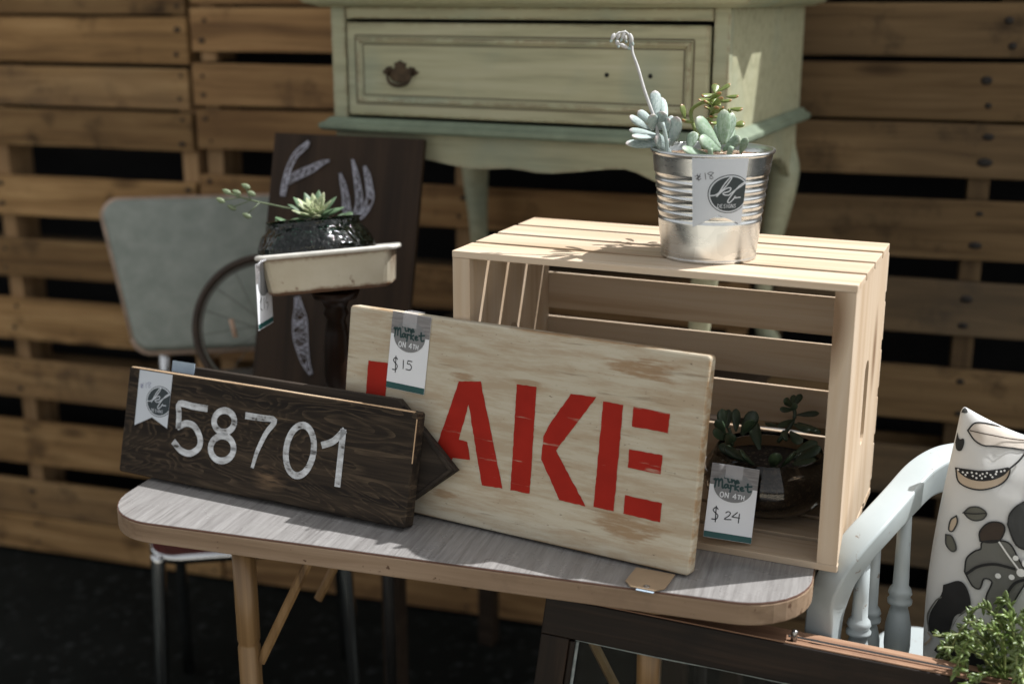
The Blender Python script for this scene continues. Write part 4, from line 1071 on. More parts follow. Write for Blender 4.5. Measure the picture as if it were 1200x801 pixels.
def ribbon_tag(par, m, wd, ht, mp, ink=M_INK, sub=0, edge=None):
    """pale swallow-tailed ribbon card with a dark round monogram running off its right edge"""
    sx, sy = wd / 465.0, ht / 680.0
    U = lambda ln: [((x - 190) * sx, (730 - y) * sy) for x, y in ln]
    body = edge or U([(190, 50), (195, 730), (430, 600), (655, 700), (655, 50)])
    card = link('price_tag', decal([body], mp(0), sub), M_RIBBONCARD, par, m)
    def disc(r):
        pts = [(512 + r * math.cos(k / 48 * 2 * math.pi), 395 + r * math.sin(k / 48 * 2 * math.pi)) for k in range(48)]
        return U([(min(x, 654), y) for x, y in pts])
    def clean(p): return [q for i, q in enumerate(p) if i == 0 or math.hypot(q[0] - p[i - 1][0], q[1] - p[i - 1][1]) > 1e-5]
    link('dark_ring', decal([clean(disc(187))], mp(.0002), sub), M_SLATEINK, card)
    link('pale_ring', decal([clean(disc(179))], mp(.0004), sub), M_RIBBONCARD, card)
    link('dark_disc', decal([clean(disc(166))], mp(.0006), sub), M_SLATEINK, card)
    link('script_lettering', strokes([U(l) for l in KB1], .0013 * wd / .058, mp(.0009), 5), M_RIBBONCARD, card)
    link('capital_lettering', strokes([U([(x, -y) for x, y in l]) for l in word('DESIGNS', 415, -528, 34, .78)], .00055 * wd / .058, mp(.0009), 2), M_RIBBONCARD, card)
    link('handwritten_price', strokes([U(l) for l in EIGHTEEN], .0006 * wd / .058, mp(.0003), 3), ink, card)
    return card

# ------------------------------------------------------------------ red-lettered sign
LF = lean_frame(-.2161, 1.452, .7637, .5085, .1659)
s = thing('red_lettered_sign', 'weathered cream wooden sign with red stencilled letters LAKE leaning on the pine crate', 'sign', LF)
link('board', prism(round_poly([(0, 0), (.4636, 0), (.4636, .2381), (0, .2381)], .004, 3), -.018, 0, .0022, 2), M_CREAM, s)
for i, p in enumerate(DATA['LAKE']):
    link('stencilled_letter', decal([p], flat_map(.0005), 0, .0004, i), M_RED, s)
tg = DATA['LAKE_TAG']
TM = Matrix.Translation((tg[3][0], tg[3][1], .0009)) @ Matrix.Rotation(-.03, 4, 'Z')
wd = tg[2][0] - tg[3][0]; ht = .2381 - tg[3][1] + .0005
card, tp = market_tag(s, TM, wd, ht, FIFTEEN)
bm = bmesh.new()
a = [bm.verts.new((tp[3][0], y, z)) for y, z in ((ht + .0005, .0014), (ht + .0022, -.001), (ht + .0022, -.016))]
b_ = [bm.verts.new((tp[2][0], y, z)) for y, z in ((ht + .0005, .0014), (ht + .0022, -.001), (ht + .0022, -.016))]
for k in range(2): bm.faces.new((a[k], b_[k], b_[k + 1], a[k + 1]))
link('tape_fold', to_mesh(bm, 'tape'), M_TAPE, card)

# ------------------------------------------------------------------ number sign
NF = lean_frame(-.5123, 1.5318, .7662, .4494, .2645)
s = thing('number_sign', 'dark stained wooden sign hand painted 58701 in white, overhanging the table end', 'sign', NF)
link('board', prism(round_poly([(0, -.001), (.4307, .0), (.4307, .1359), (0, .1365)], .0035, 3), -.020, 0, .0018, 2), M_EBONY, s)
link('raw_top_edge', box(.424, .0028, .0035, .0008, M_RAW_EDGE, .0004, 1), None, s, Matrix.Translation((.2150, .1354, -.0022)))
link('raw_end_edge', box(.052, .0012, .0014, .0003, M_RAW_EDGE, .0003, 2), None, s, Matrix.Translation((.4302, .102, -.0012)) @ Matrix.Rotation(math.pi / 2, 4, 'Z'))
groups = [(0, 1), (2, 3), (4,), (5,), (6, 7)]
for gi, gidx in enumerate(groups):
    L = [DATA['NUM'][k] for k in gidx]
    link('painted_digit', strokes(L, [.0086, .0048] if gi == 2 else .0084, flat_map(.0006 + gi * .00001), 4), M_CHALK, s)
nt = DATA['NUM_TAG']
ribbon_tag(s, Matrix.Translation((nt[4][0], nt[2][1], .0008)), nt[1][0] - nt[0][0] - .001, .072, lambda o: (lambda x, y: (x, y, o)), M_BLUEINK)

AF = NF @ Matrix.Translation((0, -.004, -.0212))
s = thing('arrow_sign', 'black stained arrow-shaped wooden sign tucked behind the number sign', 'sign', AF)
arrow = [(.055, .0035), (.388, .0035), (.477, .0780), (.391, .150), (.055, .150)]
link('board', prism(arrow, -.012, 0, .0012, 1), M_EBONY_PLAIN, s)
bm = bmesh.new()
pts = [V((x, y, 0)) for x, y in arrow]
cen = V((.3, .078, 0))
ins = [p + (cen - p) * .0 for p in pts]
bev = link('edge_moulding', prism([(.395, .012), (.468, .0780), (.398, .1415), (.4015, .1445), (.4745, .0780), (.3985, .0085)], 0, .0028, .0008, 1), M_EBONY_PLAIN, s)
link('price_slip', prism([(.052, .12), (.088, .12), (.088, .1545), (.052, .1545)], .0002, .0009), M_BLUECARD, s)

# ------------------------------------------------------------------ pine crate
CF = yaw_frame(-.0686, 1.4227, TZ, .409)
CL, CWd, CHt, TH = .4565, .255, .318, .008
s = thing('pine_crate', 'pale pine slatted crate lying on its side on the grey table', 'crate', CF)
def panel_hole(outer, inner, t0, t1):
    bm = bmesh.new()
    ed = []
    for lp_ in (outer, inner):
        vs = [bm.verts.new((t0, y, z)) for y, z in lp_]
        ed += [bm.edges.new((vs[i], vs[(i + 1) % len(vs)])) for i in range(len(vs))]
    bmesh.ops.triangle_fill(bm, edges=ed, use_beauty=True)
    r = bmesh.ops.extrude_face_region(bm, geom=bm.faces[:])
    for v in [q for q in r['geom'] if isinstance(q, bmesh.types.BMVert)]: v.co.x = t1
    bmesh.ops.recalc_face_normals(bm, faces=bm.faces[:])
    return to_mesh(bm, 'panel')
out = [(.0, TH + .0002), (CWd - TH - .0002, TH + .0002), (CWd - TH - .0002, CHt - TH - .0002), (.0, CHt - TH - .0002)]
slot = round_poly([(.112, .105), (.142, .105), (.142, .205), (.112, .205)], .0149, 6)
link('end_panel', panel_hole(out, slot, CL - .0215, CL), M_PINE_Z, s)
link('end_panel', panel_hole(out, slot, 0, .0215), M_PINE_Z, s)
sw = .0545; gp = (CWd - TH - 4 * sw) / 3
for z in (CHt - TH / 2, TH / 2):
    for k in range(4):
        link('slat', box(CL + .0006 + RND.uniform(0, .001), sw, TH, .0008, M_PINE), None, s, Matrix.Translation((CL / 2, sw / 2 + k * (sw + gp), z)))
bh_ = .0480; bg = .0122
for k in range(5):
    link('back_slat', box(CL, TH, bh_, .0008, M_PINE), None, s, Matrix.Translation((CL / 2, CWd - TH / 2 + .0001, CHt - .0125 - bh_ / 2 - k * (bh_ + bg))))
for k in range(4):
    for e in (.008, CL - .008):
        for q in (-.014, .014):
            link('nail', NAIL, None, s, Matrix.Translation((e + q * .2, sw / 2 + k * (sw + gp) + q, CHt - .0012)) @ Matrix.Scale(.36, 4))

# ------------------------------------------------------------------ glass bowl of succulents inside the crate
BC = V((.305, 1.40, TZ + TH))
BI = Matrix.Translation(-BC)
s = thing('glass_succulent_bowl', 'squat smoky glass bowl of dark succulents standing inside the pine crate', 'planter', BC)
prof = [(0, 0), (.032, 0), (.036, .001), (.060, .013), (.074, .030), (.0775, .043), (.074, .057), (.066, .069), (.0625, .0755), (.0615, .0765), (.0605, .0755), (.0640, .068), (.0715, .056), (.0750, .043), (.0715, .031), (.058, .0155), (.035, .004), (0, .003)]
link('bowl', lathe(prof, 48), M_BOWLGLASS, s)
link('soil', lathe([(0, .005), (.034, .0055), (.056, .0165), (.0700, .032), (.0735, .043), (.0700, .0555), (.050, .060), (.02, .066), (0, .067)], 40), M_DARKSOIL, s)
bm = bmesh.new()
for st_ in DATA['DARK_STEM']: add_tube(bm, spline([V(p) - BC for p in st_], 4), .0026, 6)
sp = link('succulent', to_mesh(bm, 'stem', True), M_DARKLEAF, s)
for b, tp_, w_ in DATA['DARK']:
    leaf(sp, V(b) - BC, V(tp_) - BC, w_, 'paddle', M_DARKLEAF, (RND.uniform(-.4, .4), -.8, .5), .7)
rr = random.Random(5)
for k in range(10):
    a = rr.uniform(0, 6.28); q = V((.03 * math.cos(a), .03 * math.sin(a), .064)); e = q + V((.03 * math.cos(a), .03 * math.sin(a), rr.uniform(.005, .03)))
    leaf(sp, q, e, .016, 'paddle', M_DARKLEAF, (0, -.5, .8), .7)
p0, p1, p2 = V((.2133, 1.2926, .7803)), V((.2667, 1.2904, .7721)), V((.2204, 1.3277, .8512))
tm = BI @ frame(p0 + V((0, .0, 0)), p1 - p0, p2 - p0)
market_tag(s, tm, (p1 - p0).length, (p2 - p0).length + .004, TWENTYFOUR)

# ------------------------------------------------------------------ zinc bucket with succulents on the crate
PC = V((.222, 1.395, TZ + CHt))
PI = Matrix.Translation(-PC)
s = thing('zinc_bucket', 'ribbed zinc bucket of silvery succulents standing on top of the pine crate', 'planter', PC)
PH = .1185
def rad(z): return .0525 + (.0665 - .0525) * z / PH
bp_ = [(0, .002), (.048, .002), (.050, 0), (.0530, .0), (.0535, .003), (.0525, .005)]
z = .006
while z < PH - .001:
    r_ = rad(z)
    if .044 < z < .096:
        q = (z - .044) / .052 * 6
        r_ += .0010 * (.3 - 1.5 * abs(math.sin(q * math.pi)) ** .7)
    bp_.append((r_, z)); z += .00115
bp_ += [(.0664, PH - .002), (.0682, PH - .0012), (.0690, PH + .0006), (.0682, PH + .0024), (.0666, PH + .0028), (.0652, PH + .0016), (.0635, PH - .006), (.0545, .04), (.0500, .006), (0, .005)]
link('bucket', lathe(bp_, 64), M_GALV, s)
link('soil', lathe([(.0636, PH - .010), (.05, PH - .005), (.03, PH - .003), (0, PH - .002)], 40, False), M_SOIL, s)
rr = random.Random(8)
peb = lathe([(0, -.002), (.0016, -.0014), (.0022, 0), (.0016, .0013), (0, .0018)], 7)
peb.materials.append(M_SOIL)
bm = bmesh.new()
for k in range(420):
    a = rr.uniform(0, 6.28); q = .062 * math.sqrt(rr.random())
    c0 = V((q * math.cos(a), q * math.sin(a), PH - .003 - .0045 * (q / .06) ** 2))
    rs = rr.uniform(.0008, .0023)
    bmesh.ops.create_icosphere(bm, subdivisions=1, radius=rs, matrix=Matrix.Translation(c0) @ Matrix.Diagonal((rr.uniform(.7, 1.4), rr.uniform(.7, 1.4), .8, 1)))
o = link('grit', to_mesh(bm, 'grit'), m_soil('mixed_grit', C3(.30, .20, .13), C3(.55, .52, .40)), s); o['kind'] = 'stuff'
def plant(data, kind, mat, stems, smat, face, thick, rad_=.0022, fat=1.3):
    bm = bmesh.new()
    for st_ in stems: add_tube(bm, spline([V(p) - PC for p in st_], 5), rad_, 7)
    sp = link('succulent', to_mesh(bm, 'stem', True), smat, s)
    for b, tp_, w_ in data:
        f = (face[0] + RND.uniform(-.35, .35), face[1], face[2] + RND.uniform(-.2, .2))
        leaf(sp, V(b) - PC, V(tp_) - PC, w_ * fat, kind, mat, f, thick)
    return sp
sb = V(DATA['SILVER'][0][0])
plant(DATA['SILVER'], 'paddle', M_SILVER, [[(.170, 1.376, PC.z + PH - .01), (.168, 1.373, PC.z + PH + .012), (.163, 1.374, PC.z + PH + .032)]], M_SILVER, (0, -.75, .6), .75, .0022)
plant(DATA['PALE'], 'paddle', M_PALE, [[(.232, 1.36, PC.z + PH - .01), (.236, 1.355, PC.z + PH + .008)], [(.215, 1.36, PC.z + PH - .01), (.214, 1.36, PC.z + PH + .006)]], M_PALE, (0, -.75, .6), .75, .003)
plant(DATA['JADE'], 'paddle', M_JADE, DATA['JADE_STEM'], M_JADE, (0, -.4, .85), .8, .0022, 1.45)
stalk = link('flower_stalk', tube(spline([V(p) - PC for p in DATA['STALK']], 5), [.0021 - .0011 * i / 50 for i in range(51)], 8), M_STALK, s)
for a, b in DATA['BELL']:
    leaf(stalk, V(a) - PC, V(b) - PC, .0048, 'bead', M_STALK, (0, -1, .2), 1.0, 'flower_bud')
    leaf(stalk, V(b) - PC - (V(b) - V(a)) * .2, V(b) - PC + (V(b) - V(a)) * .25, .0034, 'pointed', M_SILVER, (0, -1, .2), 1.0, 'flower_bud')
# ribbon card wrapped on the front of the bucket
TA = math.atan2(-1.0, -.15)        # direction the card faces
def wrap(o):
    wd_ = .0565
    def f(x, y):
        zz = .0415 + y
        r_ = rad(zz) + .0019 + o
        a_ = TA + .13 + (x - wd_ / 2) / .062
        return (r_ * math.cos(a_), r_ * math.sin(a_), zz)
    return f
ribbon_tag(s, None, .0565, .0765, wrap, M_INK, 3)

# ------------------------------------------------------------------ string-art board
o_ = V((-.4140, 1.9111, .7668))
AX, AY = V((.9848, -.1721, -.0240)), V((.0803, .3282, .9412))
ABm = frame(o_, AX, AY)
s = thing('string_art_board', 'dark walnut board with white string-art antlers leaning on the green dresser', 'wall art', ABm)
bx0 = -.002
link('board', prism([(bx0, -.0035), (.2465, -.0035 + .0), (.2465, .4064), (bx0, .4064)], -.016, 0, .0015, 1), M_WALNUT, s)
rr = random.Random(3)
for st_ in DATA['ANT']:
    pts = spline([(p[0], p[1], p[2]) for p in st_], 5)
    bm = bmesh.new(); L, R = [], []
    for i, p in enumerate(pts):
        a, b = pts[max(i - 1, 0)], pts[min(i + 1, len(pts) - 1)]
        t_ = V((b.x - a.x, b.y - a.y, 0)).normalized(); n_ = V((-t_.y, t_.x, 0)); w_ = max(p.z * .8, .002) / 2
        q = V((p.x, p.y, .004))
        L.append(q + n_ * w_); R.append(q - n_ * w_)
    for i in range(len(L) - 1):
        add_tube(bm, [L[i], L[i + 1]], .00045, 4); add_tube(bm, [R[i], R[i + 1]], .00045, 4)
    for k in range(len(L) * 3):
        i = rr.randrange(len(L)); j = min(len(L) - 1, max(0, i + rr.randint(-4, 4)))
        a, b = (L[i], R[j]) if rr.random() < .8 else (L[i], L[j])
        if (a - b).length > .001: add_tube(bm, [a + V((0, 0, rr.uniform(-.001, .001))), b + V((0, 0, rr.uniform(-.001, .001)))], .00028, 3)
    sa_ = link('string_shape', to_mesh(bm, 'string'), M_STRING, s)
    bm = bmesh.new()
    for i in range(0, len(L), 2):
        for p in (L[i], R[i]): add_tube(bm, [V((p.x, p.y, -.001)), V((p.x, p.y, .006))], .0007, 5)
    link('pins', to_mesh(bm, 'pins'), M_PIN, sa_)

# ------------------------------------------------------------------ tin tray on a turned pedestal
e1, e2 = V((.9972, .075, 0)).normalized(), V((-.075, .9972, 0)).normalized()
P0 = V((-.329, 1.597, 1.0335))
PS = .182
pc = P0 + e1 * PS / 2 + e2 * PS / 2
PF = frame((pc.x, pc.y, TZ), e1, e2)
s = thing('tin_tray_stand', 'old square tin tray with rusty corners on a turned dark wood pedestal', 'cake stand', PF)
zt, zb_ = 1.0225 - TZ, .971 - TZ
TILT = Matrix.Translation((0, 0, zb_)) @ Matrix.Rotation(-.075, 4, 'Y') @ Matrix.Rotation(-.18, 4, 'X') @ Matrix.Translation((0, 0, -zb_))
prof = [(.046, 0), (.047, .008), (.042, .012), (.030, .018), (.014, .030), (.011, .045), (.016, .060), (.0195, .085), (.019, .12), (.0165, .15), (.013, .168), (.018, .176), (.015, .184), (.020, .196), (.030, zb_ - .012), (.034, zb_ - .004), (.034, zb_ - .0012)]
link('pedestal', lathe([(0, 0)] + prof + [(0, zb_ - .0012)], 28), M_WALNUT_Z, s)
bm = bmesh.new(); hs_, hb = PS / 2, PS / 2 - .009
def rect(h, z, r): return [bm.verts.new((x, y, z)) for x, y in round_poly([(-h, -h), (h, -h), (h, h), (-h, h)], r, 3)]
rings = [rect(hb - .006, zb_, .010), rect(hb, zb_ + .004, .012), rect(hs_ - .004, zt - .002, .010), rect(hs_ - .006, zt - .002, .010), rect(hb - .003, zb_ + .005, .010), rect(hb - .007, zb_ + .0014, .008)]
for a, b in zip(rings, rings[1:]):
    for k in range(len(a)): bm.faces.new((a[k], a[(k + 1) % len(a)], b[(k + 1) % len(b)], b[k]))
bm.faces.new(rings[0]); bm.faces.new(rings[-1])
link('tray', to_mesh(bm, 'tray'), M_TIN, s, TILT)
rp = round_poly([(-hs_, -hs_), (hs_, -hs_), (hs_, hs_), (-hs_, hs_)], .010, 4)
link('rim', tube([V((x, y, zt)) for x, y in rp + rp[:1]], .0034, 8, up=(0, 0, 1)), M_TIN_RIM, s, TILT)
tgm = Matrix.Translation((-hs_ - .004, -hs_ - .006, zt - .084)) @ frame((0, 0, 0), (.30, .95, 0), (0, 0, 1))
tcard = link('price_tag', prism([(0, 0), (.046, 0), (.046, .088), (0, .088)], 0, .0005), M_PAPER, s, tgm)
link('wood_print', decal([[(0, .062), (.046, .062), (.046, .088), (0, .088)]], flat_map(.0007)), M_HEAD, tcard)
link('grey_disc', decal([circle(.023, .060, .018)], flat_map(.0009)), M_CIRCLE, tcard)
link('handwritten_price', strokes([[(.008, .036), (.014, .042), (.008, .03), (.014, .024)], [(.02, .04), (.02, .024)], [(.03, .04), (.026, .032), (.034, .03), (.028, .022)]], .0012, flat_map(.0007), 3), M_INK, tcard)
link('teal_strip', decal([[(0, .001), (.046, .001), (.046, .008), (0, .008)]], flat_map(.0007)), M_TEAL, tcard)
link('tape', tube([(0.004, .086, .0008), (.010, .0905, .004), (.016, .0915, .008)], .0016, 6), M_TAPE, tcard)

# green cut-glass bowl with rosette in the tray
GCM = PF @ TILT @ Matrix.Translation((-.020, .002, zb_ + .0016))
GC = GCM.to_translation()
s = thing('green_glass_bowl', 'dark green cut-glass bowl with a pale rosette succulent standing in the tin tray', 'planter', GCM)
bm = bmesh.new(); n = 48; rings = []
gp_ = [(.040, 0, 0), (.055, .002, .2), (.068, .016, 1), (.0735, .034, 1), (.0725, .052, 1), (.066, .066, .8), (.058, .074, .2), (.0575, .080, 0), (.060, .083, 0), (.058, .0838, 0), (.0545, .081, 0), (.054, .073, 0), (.062, .064, 0), (.068, .052, 0), (.069, .034, 0), (.064, .018, 0), (.05, .006, 0)]
for r_, z_, f_ in [(a * 1.10, b * 1.16, c) for a, b, c in gp_]:
    rings.append([bm.verts.new(((r_ + f_ * .0010 * (abs(((k + z_ * 300) % 6) - 3) - 1.5)) * math.cos(2 * math.pi * k / n), (r_ + f_ * .0010 * (abs(((k + z_ * 300) % 6) - 3) - 1.5)) * math.sin(2 * math.pi * k / n), z_)) for k in range(n)])
for a, b in zip(rings, rings[1:]):
    for k in range(n): bm.faces.new((a[k], a[(k + 1) % n], b[(k + 1) % n], b[k]))
bm.faces.new(rings[0]); bm.faces.new(rings[-1])
link('bowl', to_mesh(bm, 'bowl'), M_GREENGLASS, s)
link('soil', lathe([(0, .007), (.049, .0075), (.062, .019), (.067, .034), (.066, .052), (.060, .067), (.05, .078), (0, .084)], 32), M_DARKSOIL, s)
sp = link('rosette', tube([(0, 0, .080), (.0, -.004, .100)], .004, 8), M_ROSETTE_OUT, s)
rr = random.Random(12)
ga = 2.399963
for k in range(36):
    a = k * ga; u_ = k / 35
    out_ = .008 + .030 * u_; el = math.radians(78 - 62 * u_)
    d_ = V((math.cos(a) * math.cos(el), math.sin(a) * math.cos(el), math.sin(el)))
    d_ = Matrix.Rotation(math.radians(38), 3, 'X') @ d_
    b0 = V((.004, -.012, .099))
    leaf(sp, b0 + d_ * .003, b0 + d_ * (.014 + .027 * u_ + .004), .0085 + .0085 * u_, 'pointed', M_ROSETTE if k < 26 else M_ROSETTE_OUT, (d_.x * -.3, d_.y * -.3 - .6, 1), .7)
for a, z_ in ((3.6, .099), (2.9, .097), (.2, .098), (5.6, .096), (4.3, .094)):
    leaf(sp, (.03 * math.cos(a), .03 * math.sin(a), z_ - .006), (.055 * math.cos(a), .055 * math.sin(a), z_ + .002), .022, 'paddle', M_ROSETTE_OUT, (0, -.3, 1), .5)
stem = [V((-.26, 1.68, 1.085)), V((-.289, 1.687, 1.0832)), V((-.318, 1.689, 1.091)), V((-.347, 1.6915, 1.100)), V((-.376, 1.694, 1.112))]
bm = bmesh.new(); add_tube(bm, spline([p - GC for p in stem], 5), .0013, 6)
br = [((-.347, 1.6915, 1.100), (-.372, 1.692, 1.093)), ((-.347, 1.6915, 1.100), (-.352, 1.69, 1.116)), ((-.36, 1.693, 1.105), (-.385, 1.69, 1.103)), ((-.335, 1.69, 1.096), (-.352, 1.685, 1.082))]
for a, b in br: add_tube(bm, [V(a) - GC, V(b) - GC], .0008, 5)
sg = link('sprig', to_mesh(bm, 'sprig', True), M_SPRIG, s)
for p in ((-.379, 1.694, 1.114), (-.374, 1.692, 1.092), (-.352, 1.69, 1.119), (-.388, 1.69, 1.103), (-.354, 1.685, 1.079), (-.366, 1.694, 1.112), (-.346, 1.691, 1.109)):
    leaf(sg, V(p) - GC + V((.006, 0, -.003)), V(p) - GC + V((-.006, 0, .004)), .0075, 'bead', M_SPRIG, (0, -1, .2), .8, 'bud')

# ------------------------------------------------------------------ old window sash
SFm = frame((.0377, 1.2613, .7230), (.9723, -.2064, -.1094), (.1312, .0953, .9868))
s = thing('window_sash', 'old dark varnished window sash leaning against the folding table', 'window frame', SFm)
SW_, SH_, ST_ = .50, .735, .042
rail = link('top_rail', box(SW_, .044, ST_, .0015, M_SASH, .0006, 3), None, s, Matrix.Translation((SW_ / 2, -.022, -ST_ / 2)))
link('bare_edge', box(SW_ - .002, .0016, ST_ - .003, .0003, M_SASH_TOP), None, s, Matrix.Translation((SW_ / 2, .0010, -ST_ / 2)))
link('groove', box(.24, .001, .0055, .0002, M_BLACK), None, s, Matrix.Translation((.385, .0020, -.020)))
link('ridge', box(.23, .0016, .0030, .0004, M_SASH_TOP), None, s, Matrix.Translation((.385, .0024, -.0135)))
link('rot_hole', lathe([(0, 0), (.0085, 0), (.009, .0006), (0, .0009)], 14), M_BLACK, s, Matrix.Translation((.293, .0020, -.017)) @ Matrix.Rotation(-math.pi / 2, 4, 'X') @ Matrix.Diagonal((1.5, .7, 1, 1)))
link('steel_pin', lathe([(0, 0), (.0034, 0), (.0034, .011), (.0030, .0125), (0, .013)], 12), M_DULLCHROME, s, Matrix.Translation((.270, .0015, -.008)) @ Matrix.Rotation(-math.pi / 2, 4, 'X'))
link('stile', box(.66, .032, ST_ - .004, .0015, M_SASH, .0006, 4), None, s, Matrix.Translation((.016, -.0445 - .33, -ST_ / 2)) @ Matrix.Rotation(math.pi / 2, 4, 'Z'))
link('stile', box(.66, .032, ST_ - .004, .0015, M_SASH, .0006, 1), None, s, Matrix.Translation((SW_ - .016, -.0445 - .33, -ST_ / 2)) @ Matrix.Rotation(math.pi / 2, 4, 'Z'))
link('bottom_rail', box(SW_, .035, ST_, .0015, M_SASH, .0006, 2), None, s, Matrix.Translation((SW_ / 2, -SH_ + .0125, -ST_ / 2)))
link('pane', box(SW_ - .062, .652, .0028, 0, M_PANE), None, s, Matrix.Translation((SW_ / 2, -.044 - .330, -ST_ / 2 - .003)))
link('inner_bead', box(.65, .007, .010, .002, M_SASH, .0008, 3), None, s, Matrix.Translation((.0357, -.0445 - .328, -.010)) @ Matrix.Rotation(math.pi / 2, 4, 'Z'))
link('putty', box(SW_ - .075, .0045, .006, .0012, M_PUTTY, .0022, 3), None, s, Matrix.Translation((SW_ / 2, -.0468, -.0125)))
link('putty', box(.64, .0035, .006, .001, M_PUTTY, .0020, 4), None, s, Matrix.Translation((.0410, -.0485 - .32, -.0125)) @ Matrix.Rotation(math.pi / 2, 4, 'Z'))

# ------------------------------------------------------------------ white armchair
WC = yaw_frame(.345, 1.240, 0, .45)
WCi = WC.inverted()
s = thing('white_armchair', 'chipped white painted wooden armchair with turned spindles beside the crate', 'chair', WC)
SZ = .500
link('seat', prism(round_poly([(-.02, -.01), (.50, -.01), (.52, .44), (0, .44)], .06, 6), SZ - .038, SZ, .010, 3, True), M_WHITE, s)
def leg_(x, y, dx, dy):
    pr = [(.013, 0), (.015, .04), (.021, .16), (.0235, .24), (.018, .27), (.023, .285), (.018, .30), (.016, .36), (.014, .462)]
    m = frame((x + dx, y + dy, 0), (1, 0, 0), (0, 1, 0))
    sh = Matrix(((1, 0, -dx / .462, x + dx), (0, 1, -dy / .462, y + dy), (0, 0, 1, 0), (0, 0, 0, 1)))
    link('leg', lathe([(0, 0)] + pr + [(0, .462)], 18), M_WHITE, s, sh)
for x, y, dx, dy in ((.05, .05, -.03, -.03), (.45, .05, .03, -.03), (.47, .38, .03, .04), (.05, .38, -.03, .04)): leg_(x, y, dx, dy)
AR = [V(p) for p in DATA['ARM']]
AR = [V((.68, 1.47, .74)), V((.60, 1.462, .80))] + AR[:-1] + [V((.352, 1.262, .66)), V((.358, 1.268, .56)), V((.366, 1.272, .495))]
AR = [WCi @ p for p in AR]
def sweep(path, sec, ups, grow=None):
    bm = bmesh.new(); rings = []
    for i, p in enumerate(path):
        t_ = (path[min(i + 1, len(path) - 1)] - path[max(i - 1, 0)]).normalized()
        u_ = ups[i]; w_ = t_.cross(u_).normalized(); u_ = w_.cross(t_)
        g_ = grow[i] if grow else 1.0
        rings.append([bm.verts.new(p + w_ * a + u_ * b * g_) for a, b in sec])
    for a, b in zip(rings, rings[1:]):
        for k in range(len(a)): bm.faces.new((a[k], a[(k + 1) % len(a)], b[(k + 1) % len(b)], b[k]))
    bm.faces.new(rings[0]); bm.faces.new(rings[-1])
    return to_mesh(bm, 'sweep', True)
path = spline(AR, 6)
ups = []
for i, p in enumerate(path):
    f_ = i / (len(path) - 1)
    ups.append(WCi.to_3x3() @ V((-.35, -.45, .82)).normalized())
sec = round_poly([(-.0165, -.0145), (.0165, -.0145), (.0165, .0145), (-.0165, .0145)], .003, 3)
grow = [1 + 1.3 * max(0.0, 1 - i / (len(path) * .42)) ** 1.2 for i in range(len(path))]
me = sweep(path, sec, ups, grow)
arm = link('arm_rail', me, M_WHITE, s)
mod = arm.modifiers.new('bevel', 'EDGE_SPLIT'); mod.split_angle = math.radians(38)
def spindle(top, foot):
    a, b = WCi @ V(top), WCi @ V(foot)
    L = (a - b).length
    pr = [(.006, 0), (.0075, .03), (.0115, .07), (.0135, .11), (.0125, .14), (.0095, .155), (.0125, .163), (.0140, .169), (.0125, .175), (.0095, .183), (.0135, .195), (.0150, .215), (.0145, .25), (.0110, .275), (.0090, .285), (.0135, .290), (.0140, .296), (.0110, .302), (.0135, .308), (.0120, .316), (.0090, .322), (.0085, .36), (.0075, .45)]
    pr = [(r_, z_ / .45 * L) for r_, z_ in pr]
    q = V((0, 0, 1)).rotation_difference(a - b).to_matrix().to_4x4()
    link('spindle', lathe([(0, 0)] + pr + [(0, L)], 18), M_WHITE, s, Matrix.Translation(b) @ q)
for p, (fx, fy, zz) in zip(DATA['SPIN'], ((.0, -.02, 0), (-.004, -.02, 0), (.0, .0, 0))):
    spindle(V(p) + V((0, 0, .012)), (p[0] + fx, p[1] + fy, SZ - .004))
spindle((.60, 1.462, .79), (.58, 1.42, SZ - .004)); spindle((.672, 1.469, .745), (.65, 1.40, SZ - .004))

# ------------------------------------------------------------------ printed cushion
PO = V((.5019, 1.3315, .9218))
ca, sa2 = math.cos(.25), math.sin(.25)
PMx = frame(PO, (ca, -sa2, 0), (sa2 * .14, ca * .14, .99))
s = thing('floral_cushion', 'white cushion printed with black and grey flowers propped on the white armchair', 'cushion', PMx)
QW, QH = .42, .425
def xl(q): return -.0215 * math.sin(math.pi * min(1, max(0, q) * .9)) ** 1.2 if q > 0 else 0
def yt(p):
    e = min(1.0, max(0.0, min(p, 1 - p)) / .20)
    return -.032 * (1 - (1 - e) ** 1.4)
def bulge(p, q): return .058 * max(0.0, 16 * p * (1 - p) * q * (1 - q)) ** .42 if 0 < p < 1 and 0 < q < 1 else 0.0
def wrink(x, y): return .0030 * noise.noise(V((x * 22, y * 13, 3))) + .0014 * noise.noise(V((x * 70, y * 50, 9)))
def pq_to_xy(p, q):
    x0, x1 = xl(q), QW - xl(q)
    y0, y1 = yt(p), -QH - yt(p) * .6
    x, y = x0 + (x1 - x0) * p, y0 + (y1 - y0) * q
    rc = .007
    for cx, sg in ((rc, -1), (QW - rc, 1)):
        dx, dy = (x - cx) * sg, y + rc * 1.2
        L_ = math.hypot(dx, dy)
        if dx > 0 and dy > 0 and L_ > rc: x, y = cx + sg * dx * rc / L_, -rc * 1.2 + dy * rc / L_
    return x, y
def xy_to_pq(x, y):
    p, q = x / QW, -y / QH
    for _ in range(6):
        q = (yt(p) - y) / (yt(p) + QH + yt(p) * .6)
        p = (x - xl(min(1, max(0, q)))) / (QW - 2 * xl(min(1, max(0, q))))
    return p, q
def front(x, y, o):
    p, q = xy_to_pq(x, y); p = min(.999, max(.001, p)); q = min(.999, max(.001, q))
    x, y = pq_to_xy(p, q)
    return (x, y, bulge(p, q) + wrink(x, y) * min(1, bulge(p, q) / .02) + o)
bm = bmesh.new(); n = 56
def pcoord(i): return .5 - .5 * math.cos(math.pi * i / n)
